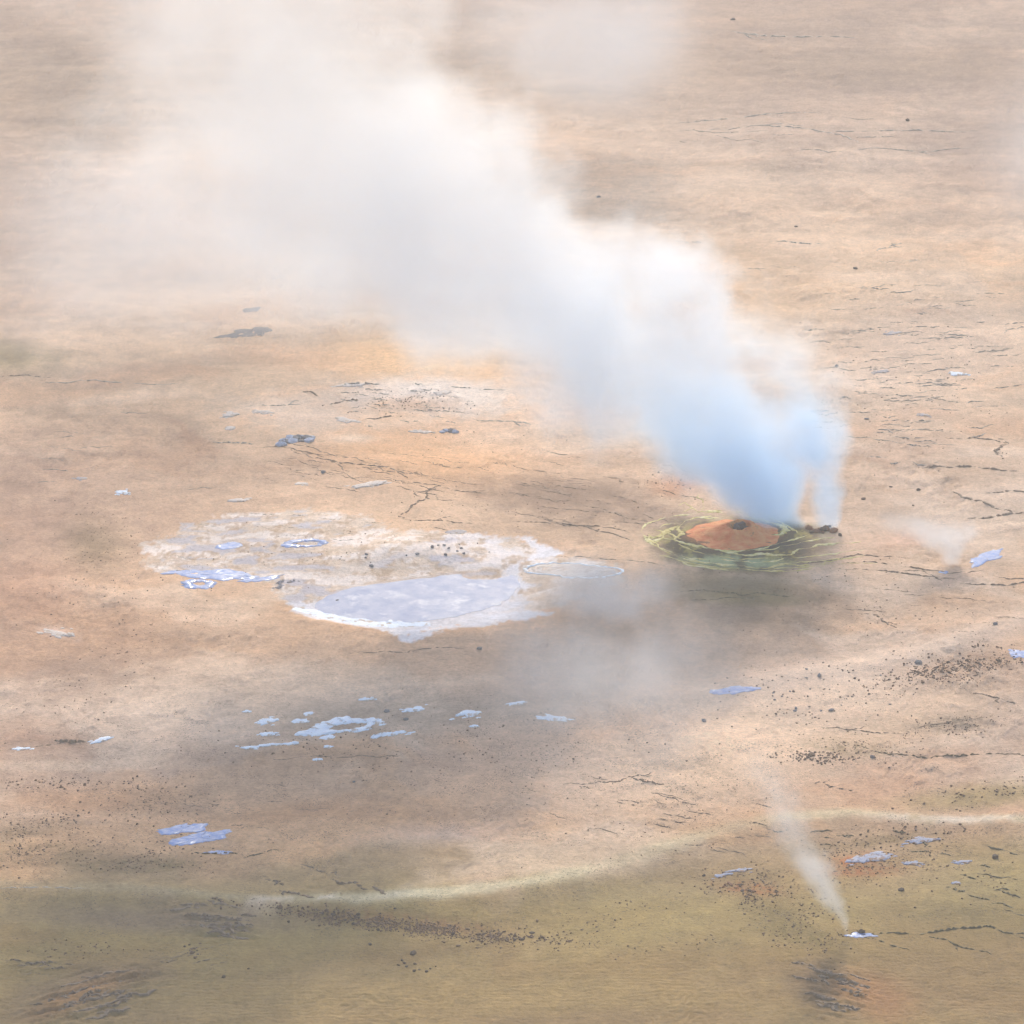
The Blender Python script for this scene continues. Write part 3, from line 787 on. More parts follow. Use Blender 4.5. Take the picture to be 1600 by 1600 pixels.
# the second vent: a heap of rusty stones to the right
x, y, z = (float(q) for q in G(1286, 829))
vent = empty('vent_heap', (x, y, z))
tag(vent, 'small heap of rusty brown stones at the foot of the slim right-hand steam column', 'rock heap')
for k in range(14):
    u_, v_ = 1286 + rng.normal(0, 10), 829 + rng.normal(0, 2.6)
    xx, yy, zz = (float(q) for q in G(u_, v_))
    add_part('stone', stone_mesh(340 + k, 1, 0.75), M['stone_red'] if k % 3 else M['stone_dark'], vent, (xx, yy, zz + 0.06), rng.uniform(.10, .28), rng.uniform(0, 6))

# ------------------------------------------------------------------ pools, puddles and silica crusts
def outline(cx, cy_, rx, ry, rot=0, rough=0.22, n=56, seed=0, hole=None):
    r_ = np.random.default_rng(seed)
    o1, o2 = r_.uniform(0, 90, 2)
    pts = []
    for j in range(n):
        th = 2 * math.pi * j / n
        c, s = math.cos(th), math.sin(th)
        k = 1 + rough * 1.1 * float(perlin(o1 + 1.3 * c, o2 + 1.3 * s, seed + 1))
        x, y = rx * k * c, ry * k * s
        am = rough * math.sqrt(rx * ry * 3.2)
        qx, qy = x, y * 3.2
        for wl, ga in ((1.6, 0.75), (0.7, 0.5), (0.3, 0.3)):
            l_ = max(am * wl * 1.6, 1.2)
            x += am * ga * float(perlin(o1 + qx / l_, o2 + qy / l_, seed + 5)); y += am * ga * float(perlin(o2 + qx / l_, o1 + qy / l_, seed + 6)) / 3.2
        cr, sr = math.cos(R(rot)), math.sin(R(rot))
        pts.append((cx + x * cr - y * sr, cy_ + x * sr + y * cr))
    return pts

def sheet(name, pts, mat, parent=None, lift=0.02, dome=0.0, skirt=0.06, inner=None):
    """a thin plate or water surface over a traced outline; inner: a traced island that stays open"""
    w = [np.array([float(q) for q in G(*p)]) for p in pts]
    c = np.mean(w, 0)
    n = len(w)
    lvl = (max(p[2] for p in w) if dome == 0 and inner is None else None)
    rings = [1.0, 0.93, 0.75, 0.5, 0.25]
    vs_, fs = [], []
    if inner is not None:
        wi = [np.array([float(q) for q in G(*p)]) for p in inner]
        loops = [w] + [[a * (1 - t) + b * t for a, b in zip(w, wi)] for t in (0.08, 0.3, 0.6, 0.92)] + [wi]
        hs = [-skirt, lift, lift + 0.02, lift + 0.02, lift, -skirt]
        for lp, hh in zip(loops, hs):
            for p in lp:
                vs_.append((p[0], p[1], float(zat(p[0], p[1])) + hh + (rng.normal(0, 0.008) if hh > 0 else 0)))
        for i in range(len(loops) - 1):
            for j in range(n):
                a, b = i * n + j, i * n + (j + 1) % n
                fs.append((a, b, b + n, a + n))
    else:
        hs = [-skirt] + [lift + dome * (1 - r_ ** 2) for r_ in rings[1:]]
        for r_, hh in zip(rings, hs):
            for p in w:
                q = c + (p - c) * r_
                zz = float(zat(q[0], q[1])) + hh
                vs_.append((q[0], q[1], zz))
        for i in range(len(rings) - 1):
            for j in range(n):
                a, b = i * n + j, i * n + (j + 1) % n
                fs.append((a, b, b + n, a + n))
        vs_.append((c[0], c[1], float(zat(c[0], c[1])) + hs[-1] + 0.002)); k = len(vs_) - 1
        for j in range(n):
            fs.append(((len(rings) - 1) * n + j, (len(rings) - 1) * n + (j + 1) % n, k))
    base = (float(c[0]), float(c[1]), float(zat(c[0], c[1])))
    if parent is not None:
        pl = parent.location
        o = mesh_obj(name, vs_, fs, mat, parent, loc=(pl.x, pl.y, pl.z)); o.location = (0, 0, 0)
        return o
    return mesh_obj(name, vs_, fs, mat, None, loc=base)

def densify(pts, k=4, amp=0.05):
    out = []
    n = len(pts)
    for i in range(n):
        p0, p1, p2, p3 = (np.array(pts[(i + d) % n], float) for d in (-1, 0, 1, 2))
        for j in range(k):
            t = j / k
            q = 0.5 * ((2 * p1) + (-p0 + p2) * t + (2 * p0 - 5 * p1 + 4 * p2 - p3) * t * t + (-p0 + 3 * p1 - 3 * p2 + p3) * t ** 3)
            out.append(tuple(q + rng.normal(0, 1, 2) * np.array([1.4, 0.45]) * amp * 20))
    return out

# the big pool
px_, py_, pz_ = (float(q) for q in G(655, 936))
pool = empty('mud_pool', (px_, py_, pz_))
tag(pool, 'largest pool, milky lavender-blue water with a ragged white silica shore', 'pool')
pl_pts = densify(POOL, 6, 0.06)
wz = [np.array([float(q) for q in G(*p)]) for p in pl_pts]
LEVEL = float(np.mean([p[2] for p in wz])) + 0.012
vv_ = [(p[0] - px_, p[1] - py_, LEVEL - pz_) for p in wz]
o = mesh_obj('water', vv_, [tuple(range(len(vv_)))], M['pool_water'], pool)
def shore(pts, name, mat, h, w, parent):
    line = [np.array([float(q) for q in G(*p)]) for p in pts]
    n = len(line); vs_, fs = [], []
    pl = parent.location
    for i, p in enumerate(line):
        d = (line[min(i + 1, n - 1)] - line[max(i - 1, 0)])[:2]; d = d / (np.linalg.norm(d) + 1e-6); nr = np.array([-d[1], d[0]])
        e = min(1, i / 4 + .05, (n - 1 - i) / 4 + .05)
        for off, z in ((-1, -0.05), (-.6, .7), (0, 1), (.6, .6), (1, -0.05)):
            q = p[:2] + nr * off * w * (0.4 + 0.6 * e) * rng.uniform(.7, 1.3)
            vs_.append((q[0] - pl.x, q[1] - pl.y, max(float(zat(q[0], q[1])), LEVEL - 0.02) - pl.z + (z * h * e * rng.uniform(.5, 1.4) if z > 0 else -0.05)))
    for i in range(n - 1):
        for k in range(4):
            a = i * 5 + k; fs.append((a, a + 5, a + 6, a + 1))
    return mesh_obj(name, vs_, fs, mat, parent)
shore(densify([(478, 950), (500, 960), (540, 968), (580, 974), (620, 976), (660, 976), (690, 972)], 5, 0.08)[:-8], 'silica_shore', M['silica'], .014, .8, pool)
shore(densify([(530, 965), (580, 969), (625, 972), (660, 973)], 5, 0.1)[:-5], 'silica_shore', M['silica'], .014, .7, pool)
shore(densify([(500, 950), (530, 955), (555, 960)], 5, 0.06)[:-5], 'silica_shore', M['silica'], .012, .5, pool)

# the dried oval pool with a white rim
x, y, z = (float(q) for q in G(895, 891))
oval = empty('dried_pool', (x, y, z))

tag(oval, 'shallow dried oval pool outlined by a thin white rim, right of the big pool', 'pool')
sheet('bed', outline(895, 891, 70, 10.5, 2, .10, 60, 5), M['silica_warm'], oval, 0.008, 0.0)
sheet('rim', outline(895, 891, 76, 12.2, 3, .16, 110, 6), M['silica'], oval, 0.014, 0, 0.05, outline(895, 891, 69, 10.2, 3, .16, 110, 6))

SP = 0
def puddle(name, label, cat, cx, cy_, rx, ry, rot=0, rough=.22, mat='mud_water', hole=None, lift=0.03, dome=0.0, group=None, n=110):
    global SP
    lift, dome = lift * 0.5, dome * 0.6
    SP += 1
    pts = outline(cx, cy_, rx, ry, rot, rough, n, 100 + SP * 7)
    inner = None
    if hole:
        inner = outline(cx + hole[0], cy_ + hole[1], hole[2], hole[3], rot, 0.3, n, 900 + SP * 7)
    o = sheet(name, pts, M[mat], None, lift, dome, 0.06, inner)
    return tag(o, label, cat, group)

puddle('puddle', 'small oval blue puddle at the upper left of the pale sinter field', 'puddle', 358, 853, 23, 5.5, -6, .16)
puddle('puddle', 'oval blue puddle with a pale middle, upper middle of the sinter field', 'puddle', 478, 849, 38, 6.5, -2, .2, 'mud_water', (2, 0, 20, 2.6))
puddle('puddle', 'long thin blue puddle along the near left edge of the sinter field', 'puddle', 330, 898, 72, 7, 2, .42)
puddle('puddle', 'blue puddle with a sandy island jutting from the left of the sinter field', 'puddle', 309, 913, 27, 8.5, 0, .22, 'mud_water', (3, -1, 8, 2.2))
puddle('puddle', 'narrow blue streak of water above the broken crust edge', 'puddle', 412, 904, 40, 3, -6, .45)
puddle('puddle', 'grey lens-shaped puddle just above the sinter field', 'puddle', 712, 831, 18, 3.2, -2, .12, 'silica_grey')
puddle('puddle', 'bright blue puddle with ragged edges beside the low steam puff on the right', 'puddle', 1541, 871, 26, 9, -24, .34)
puddle('puddle', 'tiny blue puddle left of the bright blue one', 'puddle', 1474, 894, 7, 2.2, 0, .3)
puddle('puddle', 'upper of the two bright blue puddles at lower left', 'puddle', 288, 1296, 42, 7, -7, .34)
puddle('puddle', 'lower of the two bright blue puddles at lower left', 'puddle', 312, 1309, 50, 7.5, -9, .3)
puddle('puddle', 'thin blue-grey puddle under the pair of bright blue puddles', 'puddle', 345, 1332, 20, 2.2, 2, .5)
puddle('puddle', 'blue puddle on the bright sand beside the low steam veil', 'puddle', 1150, 1079, 34, 5, -5, .5)
puddle('puddle', 'blue puddle cut by the right edge beyond the brown gravel', 'puddle', 1592, 1022, 14, 6, 4, .5)
puddle('puddle', 'thin blue puddle at the foot of the slim plume at lower right', 'puddle', 1345, 1461.5, 26, 3.6, 0, .3)
puddle('puddle', 'dark grey elongated puddle on the far sand left of the great plume', 'puddle', 392, 519, 34, 6, -8, .4, 'grey_water')
puddle('puddle', 'thin grey tail of water left of the dark elongated puddle', 'puddle', 352, 525, 18, 2.2, -8, .3, 'grey_water')
puddle('puddle', 'small dark grey puddle above the elongated one', 'puddle', 393, 484, 14, 3.8, -4, .4, 'grey_water')
# silica crusts
def crust(label, *a, **k):
    o = puddle('silica_crust', label, 'silica crust', *a, **k)
    cx, cy_, rx, ry, rot, _, mat = a[:7]
    if rx >= 10:
        for q in range(int(rng.integers(3, 6))):
            du = rng.choice([-1, 1]) * rx * rng.uniform(0.75, 1.35); dv = rng.normal(0, ry * 0.7) + du * math.sin(R(rot))
            if rng.random() < 0.35: du, dv = rng.uniform(-rx, rx), rng.choice([-1, 1]) * ry * rng.uniform(1.15, 1.6)
            s_ = rng.uniform(0.10, 0.26)
            f = sheet('fragment', outline(cx + du, cy_ + dv, max(2.2, rx * s_), max(0.8, ry * s_ * 1.2), rot, 0.4, 26, 3000 + SP * 11 + q), M[mat], None, 0.012, 0.01, 0.05)
            f.location = f.location - o.location; f.parent = o
    return o
crust('large white ring of silica crust round a bare sandy middle', 530, 1135, 58, 13, -7, .26, 'silica', (16, 0, 28, 4.2), .05)
crust('white crust patch with dark specks, left of the ring', 418, 1127, 16, 4.2, -10, .5, 'silica', None, .06, .04)
crust('small white crust patch just below and left of the ring', 419, 1147, 13, 2.8, -6, .4, 'silica', None, .05, .02)
crust('white crust patch above and right of the ring', 645, 1109, 17, 3.6, -5, .5, 'silica', None, .05, .03)
crust('white crust patch right of the ring, third along the row', 730, 1115, 21, 5, -8, .38, 'silica', None, .06, .04)
crust('white crust streak under the right end of the ring', 612, 1147, 27, 2.8, -8, .5, 'silica', None, .05, .02)
crust('long thin white crust streak below the ring', 425, 1164, 20, 2, -3, .4, 'silica', None, .05, .02)
crust('thin white crust streak left of the long one', 390, 1168, 15, 1.9, -2, .4, 'silica', None, .05, .02)
crust('small white crust streak below the left end of the ring', 457, 1162, 12, 1.9, -4, .4, 'silica', None, .05, .02)
crust('small lone white crust above the row of crusts', 572, 1093, 12, 2, -2, .4, 'silica', None, .04, .02)
crust('white crust patch fading under the steam veil, rightmost of the row', 862, 1122, 24, 4.5, 6, .5, 'silica', None, .05, .03)
crust('small white crust dot above the rightmost patch of the row', 808, 1099, 12, 2.4, -6, .5, 'silica', None, .04, .02)
crust('tiny white crust spot right below the middle of the row', 741, 1135, 7, 2.2, 0, .3, 'silica', None, .05, .03)
crust('tiny blue-white crust spot under the row', 512, 1167, 7, 2, 0, .4, 'silica', None, .05, .03)
crust('tiny grey-blue crust spot, lowest under the ring', 496, 1187, 8, 2, 0, .4, 'silica', None, .05, .03)
crust('small white crust above the left end of the row', 386, 1112, 7, 2, 0, .4, 'silica', None, .05, .02)
crust('slanting white crust beside the dark scarp at far left', 160, 1156, 17, 3.4, -16, .35, 'silica', None, .06, .04)
crust('thin white crust at the left edge', 34, 1170, 14, 1.6, -3, .5, 'silica', None, .04, .02)
crust('white curved crust above the sinter field', 578, 757, 30, 3.6, -8, .25, 'silica_warm', None, .08, .06)
crust('faint cream crust left of the curved white one', 470, 756, 11, 1.8, -4, .3, 'silica_warm', None, .04, .03)
crust('small pale crust hump above the left of the sinter field', 371, 782, 16, 2.4, -4, .25, 'silica_warm', None, .06, .06)
crust('white crust plate with a dark hollow at the left of the far crust tract', 360, 648, 12, 3.8, -8, .3, 'silica_warm', None, .10, .05)
crust('flat white crust plate in the left of the far crust tract', 411, 644, 16, 3, 3, .3, 'silica_warm', None, .05, .02)
crust('flat white crust plate under the far crust tract', 540, 657, 16, 3.2, 8, .45, 'silica_warm', None, .06, .03)
crust('small white crust plate left of the blue-grey outcrop', 360, 669, 9, 2.6, -6, .3, 'silica_warm', None, .05, .03)
crust('long white crust plate right of the blue-grey outcrop', 655, 675, 20, 1.8, 2, .4, 'silica_warm', None, .06, .02)
crust('white crust plate in front of the dark gap of the far crust tract', 548, 602, 24, 2.4, -4, .4, 'silica_warm', None, .06, .02)
crust('white crust plate on the right of the far crust tract', 690, 614, 14, 3, -4, .5, 'silica_warm', None, .06, .02)
crust('thin blue-white crust on the left plain below the far crusts', 126, 748, 10, 2, 0, .4, 'silica_grey', None, .05, .03)
crust('blue-white crust with dark line on the left plain', 192, 769, 11, 3, 4, .4, 'silica', None, .06, .04)
crust('blue-grey crust in the orange stain at lower right', 1358, 1342, 34, 7.5, -9, .5, 'crust_blue', None, .05, .03)
crust('small blue-grey crust right of the orange stain', 1425, 1349, 16, 3, 3, .55, 'crust_blue', None, .05, .03)
crust('pale blue crust at the left of the slim plume', 1130, 1368, 13, 3, -8, .5, 'crust_blue', None, .05, .03)
crust('thin pale blue crust above the rusty gravel left of the slim plume', 1158, 1360, 18, 2.2, -6, .6, 'crust_blue', None, .05, .03)
crust('lavender crust above the orange stain among olive gravel', 1440, 1314, 24, 4.5, -8, .6, 'crust_blue', None, .05, .03)
crust('blue-grey crust on the olive flat at right of the orange stain', 1505, 1347, 14, 2.2, -2, .5, 'crust_blue', None, .05, .03)
crust('small blue-grey crust in the dark cracks at lower right', 1493, 1380, 7, 2.2, 0, .4, 'crust_blue', None, .05, .03)
crust('grey-white flat crust with a dark crack on the far right plain', 1394, 521, 12, 2.2, -6, .4, 'silica_grey', None, .07, .02)
crust('blue-white flat crust lowest on the far right plain', 1496, 584, 14, 2.4, 3, .5, 'silica', None, .07, .02)
crust('blue-white flat crust in the middle of the far right plain', 1378, 581, 12, 2.2, -4, .4, 'silica_grey', None, .07, .02)
crust('small blue-grey crust beside the bent crack at right', 1444, 649, 10, 1.8, 2, .4, 'silica_grey', None, .07, .02)
crust('pale crust blotch on the sand at far left', 90, 990, 22, 6, 8, .55, 'silica_warm', None, .03, .02)

# the blue-grey outcrop
x, y, z = (float(q) for q in G(462, 688))
outc = empty('rock_outcrop', (x, y, z))
tag(outc, 'low blue-grey rock outcrop on the orange sand above the pools', 'rock')
for k in range(26):
    t = rng.uniform(-1, 1)
    u_, v_ = 462 + 25 * t, 687 - 4 * t + rng.normal(0, 2.8)
    xx, yy, zz = (float(q) for q in G(u_, v_))
    add_part('stone', stone_mesh(400 + k, 1, 0.5), M['stone_pale'] if k % 3 else M['stone_grey'], outc, (xx, yy, zz + 0.02), rng.uniform(.18, .42), rng.uniform(0, 6))
x, y, z = (float(q) for q in G(704, 672))
o2c = empty('rock_outcrop', (x, y, z))
tag(o2c, 'small grey-white broken rock at the right end of the long white crust plate', 'rock')
for k in range(8):
    u_, v_ = 700 + rng.normal(0, 7), 674 + rng.normal(0, 1.4)
    xx, yy, zz = (float(q) for q in G(u_, v_))
    add_part('stone', stone_mesh(440 + k, 1, 0.6), M['stone_grey'] if k % 2 else M['stone_pale'], o2c, (xx, yy, zz + 0.02), rng.uniform(.14, .3), rng.uniform(0, 6))

# ------------------------------------------------------------------ stones
SM = [stone_mesh(500 + k, 1, rng.uniform(.5, .85)) for k in range(12)]
SMM = {}
def stone_of(k, mat):
    key = (k, mat)
    if key not in SMM:
        m2 = SM[k].copy(); m2.materials.append(M[mat]); SMM[key] = m2
    return SMM[key]
def stone(u, v, d, mat, label, group=None, name='stone'):
    x, y, z = (float(q) for q in G(u, v))
    r_ = d * mpp(v) / 2 * (float(np.exp(rng.normal(0, 0.22))) if group else 1.0)
    o = bpy.data.objects.new(name, stone_of(int(rng.integers(12)), mat))
    o.location = (x, y, z + r_ * rng.uniform(0.02, 0.3)); o.scale = (r_, r_, r_ * rng.uniform(.8, 1.15)); o.rotation_euler = (rng.uniform(-.2, .2), rng.uniform(-.2, .2), rng.uniform(0, 6.28))
    link(o)
    return tag(o, label, 'stone', group)

for u_, v_, d, mt, lb in [
    (505, 738, 8, 'stone_grey', 'round dark grey boulder alone on the orange sand below the blue-grey outcrop'),
    (1337, 420, 7, 'stone_dark', 'dark round boulder alone on the far plain right of the great plume'),
    (1244, 354, 6, 'stone_dark', 'small dark boulder above the thin straight crack on the far plain'),
    (1418, 189, 8, 'stone_dark', 'dark boulder alone on the far upper right plain'),
    (1145, 31, 9, 'stone_dark', 'dark boulder near the top edge beside drifting steam'),
    (1307, 572, 6, 'stone_grey', 'grey boulder just right of the plume edge on the far plain'),
    (1354, 655, 7, 'stone_grey', 'grey boulder on the plain right of the blue steam'),
    (935, 308, 6, 'stone_grey', 'faint grey boulder seen above the top of the great plume'),
    (349, 1527, 9, 'stone_dark', 'larger of two lone dark stones on the olive sand at bottom left'),
    (388, 1514, 6, 'stone_dark', 'smaller of two lone dark stones on the olive sand at bottom left'),
    (451, 1441, 7, 'stone_dark', 'lone dark stone just below the left end of the rubble band'),
    (578, 1476, 7, 'stone_dark', 'lone dark stone below the middle of the rubble band'),
    (645, 1490, 13, 'stone_dark', 'flat dark stone, largest below the rubble band'),
    (749, 1014, 9, 'stone_grey', 'grey pyramidal stone alone on shaded sand below the big pool'),
    (527, 938, 6, 'stone_grey', 'small grey stone standing in the left of the big pool'),
    (675, 855, 9, 'stone_grey', 'blue-grey stone, largest on the sinter field above the big pool'),
    (1435, 766, 7, 'stone_dark', 'dark stone on the plain right of the slim steam column, larger of two'),
    (1392, 761, 5, 'stone_dark', 'dark stone on the plain right of the slim steam column, smaller of two'),
    (1349, 780, 9, 'stone_brown', 'brown stone right of the slim steam column above the pinkish sand'),
    (1313, 837, 10, 'stone_dark', 'dark olive boulder right of the rusty vent heap'),
    (1555, 976, 9, 'stone_grey', 'blue-grey stone at right on the pale bank'),
    (1363, 1184, 11, 'stone_grey', 'blue-grey stone at the end of the olive crack on the bright sand'),
    (1435, 1036, 12, 'stone_grey', 'flat blue-grey stone above the brown gravel patch'),
    (1280, 1057, 10, 'stone_grey', 'dark flat stone on the bright bank, beside two small ones'),
    (1299, 1110, 10, 'stone_grey', 'blue-grey flat stone on the bright sand below the pale bank'),
    (604, 1112, 10, 'stone_grey', 'grey stone right of the silica ring, upper left of the row'),
    (634, 1125, 11, 'stone_grey', 'grey flat stone right of the silica ring, lower of two'),
    (553, 1222, 6, 'stone_grey', 'small grey stone alone on the brownish sand below the crust row'),
    (1100, 1127, 10, 'stone_grey', 'grey flat stone on the sand below the low steam veil'),
    (1346, 1457, 15, 'stone_dark', 'dark stone on the far shore of the puddle at the slim plume'),
    (1555, 1340, 14, 'stone_dark', 'dark broken stone at right on the olive flat'),
    (1213, 1393, 8, 'stone_dark', 'dark stone right of the rusty gravel at the slim plume'),
    (1408, 1391, 10, 'stone_dark', 'dark flat stone below the orange stain'),
]:
    stone(u_, v_, d, mt, lb)

def cluster(n, cx, cy_, rx, ry, rot, d0, d1, mats, label, group):
    c, s = math.cos(R(rot)), math.sin(R(rot))
    for _ in range(n):
        a, b = np.clip(rng.normal(0, 0.5), -1.15, 1.15) * rx, np.clip(rng.normal(0, 0.5), -1.15, 1.15) * ry
        stone(cx + a * c - b * s, cy_ + a * s + b * c, rng.uniform(d0, d1), mats[int(rng.integers(len(mats)))], label, group)
for k in range(95):                               # the rubble band on the olive slope
    t = rng.random()
    uc, vc = np.interp(t, [0, .2, .5, .8, 1], [440, 520, 640, 760, 850]), np.interp(t, [0, .2, .5, .8, 1], [1420, 1428, 1446, 1460, 1466])
    stone(uc + rng.normal(0, 14), vc + rng.normal(0, 6.0 + 3 * t), rng.uniform(3.4, 7), ['stone_dark', 'stone_brown', 'stone_brown'][k % 3],
          ('small blackish stone' if k % 3 == 0 else 'small brown stone') + (' in the left third', ' in the middle', ' in the right third')[min(2, int(t * 3))] + ' of the long rubble band on the olive slope', 'stones of the rubble band')
cluster(45, 1480, 1048, 110, 20, -10, 3, 6, ['stone_brown', 'stone_brown', 'stone_dark'], 'small brown stone in the gravel patch under the pale bank at right', 'stones of the gravel patch at right')
cluster(34, 1280, 1185, 70, 9, 0, 3, 6, ['stone_dark', 'stone_brown'], 'small dark stone in the low heap left of the olive crack', 'stones left of the olive crack')
cluster(26, 1270, 1090, 130, 50, -6, 3, 6.5, ['stone_dark', 'stone_grey'], 'small dark stone strewn loose on the bright sand right of the steam veil', 'stones on the bright sand')
cluster(14, 690, 860, 110, 14, -6, 4, 6.5, ['stone_grey'], 'small grey stone strewn on the sinter field above the big pool', 'stones on the sinter field')
cluster(16, 1150, 1386, 46, 8, 14, 4, 7, ['stone_dark', 'stone_red'], 'small rusty dark stone in the clump left of the slim plume', 'stones left of the slim plume')
cluster(16, 305, 1484, 22, 12, 25, 3.5, 7, ['stone_dark', 'stone_brown'], 'small dark stone in the clump on the olive sand at lower left', 'stones of the lower left clump')
cluster(12, 640, 1510, 36, 7, 5, 3.5, 7.5, ['stone_dark'], 'small dark stone in the sparse row below the rubble band', 'stones of the sparse row')

# everything smaller: gravel nobody could count
ICO_V, ICO_F = None, None
def gravel(name, specs, mat, label):
    import bmesh
    bm = bmesh.new(); bmesh.ops.create_icosphere(bm, subdivisions=1, radius=1.0)
    bv = np.array([v.co[:] for v in bm.verts]); bm.verts.index_update()
    bf = np.array([[v.index for v in f.verts] for f in bm.faces]); bm.free()
    bm = bmesh.new(); bmesh.ops.create_cone(bm, cap_ends=True, segments=5, radius1=1.0, radius2=0.55, depth=1.0)
    bmesh.ops.triangulate(bm, faces=bm.faces[:])
    bm.verts.index_update(); bv = np.array([v.co[:] for v in bm.verts]); bf = np.array([[v.index for v in f.verts] for f in bm.faces]); bm.free()
    allv, allf, off = [], [], 0
    for (num, cx, cy_, rx, ry, rot, d0, d1) in specs:
        a = np.clip(rng.normal(0, 0.5, num), -1.4, 1.4) * rx; b = np.clip(rng.normal(0, 0.5, num), -1.4, 1.4) * ry
        c, s = math.cos(R(rot)), math.sin(R(rot))
        uu, vv = cx + a * c - b * s, cy_ + a * s + b * c
        # clump the stones
        x, y = flat(uu, vv)
        keep = fbm(x / 1.6, y / 2.6, 3, 77) + 0.25 * rng.normal(0, 1, num) > -0.08
        x, y = x[keep], y[keep]
        z = zat(x, y)
        d = (d0 + (d1 - d0) * rng.random(len(x)) ** 2.2) * mpp(cy_) / 2
        k = len(x)
        ang = rng.uniform(0, 6.28, k)
        vtx = bv[None] * (1 + rng.normal(0, .22, (k, len(bv), 1))) * d[:, None, None] * np.stack([rng.uniform(.7, 1.4, k), rng.uniform(.7, 1.3, k), rng.uniform(.6, 1.1, k)], -1)[:, None, :]
        ca, sa = np.cos(ang)[:, None], np.sin(ang)[:, None]
        vx = vtx[..., 0] * ca - vtx[..., 1] * sa + x[:, None]; vy = vtx[..., 0] * sa + vtx[..., 1] * ca + y[:, None]; vz = vtx[..., 2] + (z + d * 0.22)[:, None]
        allv.append(np.stack([vx, vy, vz], -1).reshape(-1, 3))
        allf.append((bf[None] + (np.arange(k) * len(bv))[:, None, None]).reshape(-1, 3) + off); off += k * len(bv)
    v = np.concatenate(allv); f = np.concatenate(allf)
    me_ = bpy.data.meshes.new(name)
    me_.vertices.add(len(v)); me_.vertices.foreach_set('co', v.astype(np.float32).ravel())
    me_.loops.add(f.size); me_.loops.foreach_set('vertex_index', f.astype(np.int32).ravel())
    me_.polygons.add(len(f)); me_.polygons.foreach_set('loop_start', np.arange(0, f.size, 3, dtype=np.int32))
    me_.update(calc_edges=True); me_.materials.append(mat)
    return tag(link(bpy.data.objects.new(name, me_)), label, kind='stuff')

gravel('gravel', [
    (1500, 610, 1440, 190, 9, 6, 2.2, 5), (900, 700, 1453, 150, 11, 6, 2.2, 4.5), (160, 830, 1465, 90, 14, 4, 2, 6), (900, 1490, 1048, 130, 24, -10, 2, 5), (260, 1280, 1185, 80, 12, 0, 2, 5), (350, 1270, 1090, 170, 60, -6, 1.5, 4.5),
    (600, 1180, 1385, 90, 34, 12, 2, 5), (700, 1350, 1345, 120, 40, -6, 2, 4.5), (500, 1260, 1450, 100, 44, 12, 2, 5), (260, 1400, 1310, 140, 16, -3, 2, 5.5), (240, 1540, 1240, 150, 20, -8, 2, 6),
    (500, 60, 1330, 160, 36, 0, 2, 4.5), (300, 60, 1290, 110, 20, -6, 2, 5), (300, 240, 1340, 130, 24, -4, 2, 4.5), (300, 240, 1250, 100, 40, -4, 1.5, 4), (200, 110, 1225, 160, 14, -2, 2, 5),
    (300, 130, 1080, 220, 60, -30, 1.5, 3.5), (260, 200, 950, 220, 60, 10, 1.5, 3.5), (300, 160, 850, 70, 60, 50, 1.5, 3), (300, 680, 1230, 320, 70, 0, 1.5, 3.5), (240, 640, 1150, 320, 40, -3, 1.5, 4), (250, 860, 1180, 260, 60, -5, 1.5, 4),
    (300, 1400, 960, 240, 70, 0, 1.5, 3.5), (260, 1450, 620, 200, 120, 0, 1.5, 3.5), (260, 640, 632, 110, 20, 0, 1.5, 3.5), (140, 760, 700, 180, 60, 10, 1.2, 3), (350, 1490, 1135, 80, 18, -8, 1.5, 4), (300, 1350, 1170, 110, 22, 5, 1.5, 4),
    (200, 960, 1430, 160, 36, -10, 1.5, 4.5), (160, 1000, 1480, 240, 24, 0, 1.5, 4.5), (160, 800, 800, 260, 50, 8, 1.2, 3), (300, 1200, 900, 180, 40, 0, 1.2, 3), (120, 1050, 760, 60, 26, 0, 1.5, 4), (160, 450, 870, 260, 40, -5, 1.2, 3.2),
    (200, 1100, 1240, 200, 60, -10, 1.5, 3.5), (160, 1050, 1300, 220, 40, -8, 1.5, 4), (130, 120, 1480, 130, 26, 0, 2, 5), (150, 1500, 1380, 110, 60, 0, 2, 5), (100, 560, 1170, 240, 30, 0, 2, 5)],
    M['stone_brown'], 'fine dark gravel strewn over the crust and the olive slope')

# ------------------------------------------------------------------ steam
def volume_mat(name, dens_fn, color_fn, g=0.25, step=None):
    m, t, n, l = nt(name)
    out = n.new('ShaderNodeOutputMaterial'); pv = n.new('ShaderNodeVolumePrincipled')
    pv.inputs['Anisotropy'].default_value = g
    l.new(pv.outputs[0], out.inputs['Volume'])
    tc = n.new('ShaderNodeTexCoord')
    sep = n.new('ShaderNodeSeparateXYZ'); l.new(tc.outputs['Object'], sep.inputs[0])
    l.new(dens_fn(t, tc.outputs['Object'], sep.outputs), pv.inputs['Density'])
    c = color_fn(t, sep.outputs)
    if isinstance(c, tuple): pv.inputs['Color'].default_value = (*c, 1)
    else: l.new(c, pv.inputs['Color'])
    if step: m.cycles.volume_step_rate = step
    return m

def fcurve(t, x, xs, ys_, scale):
    n = t.nodes.new('ShaderNodeFloatCurve')
    cv = n.mapping.curves[0]
    pts = list(zip(xs, ys_))
    while len(cv.points) < len(pts): cv.points.new(0.5, 0.5)
    for p, (a, b) in zip(cv.points, pts):
        p.location = (float(a), float(b)); p.handle_type = 'AUTO_CLAMPED'
    n.mapping.update()
    t.links.new(x, n.inputs['Value'])
    return math_node(t, 'MULTIPLY', n.outputs[0], scale)

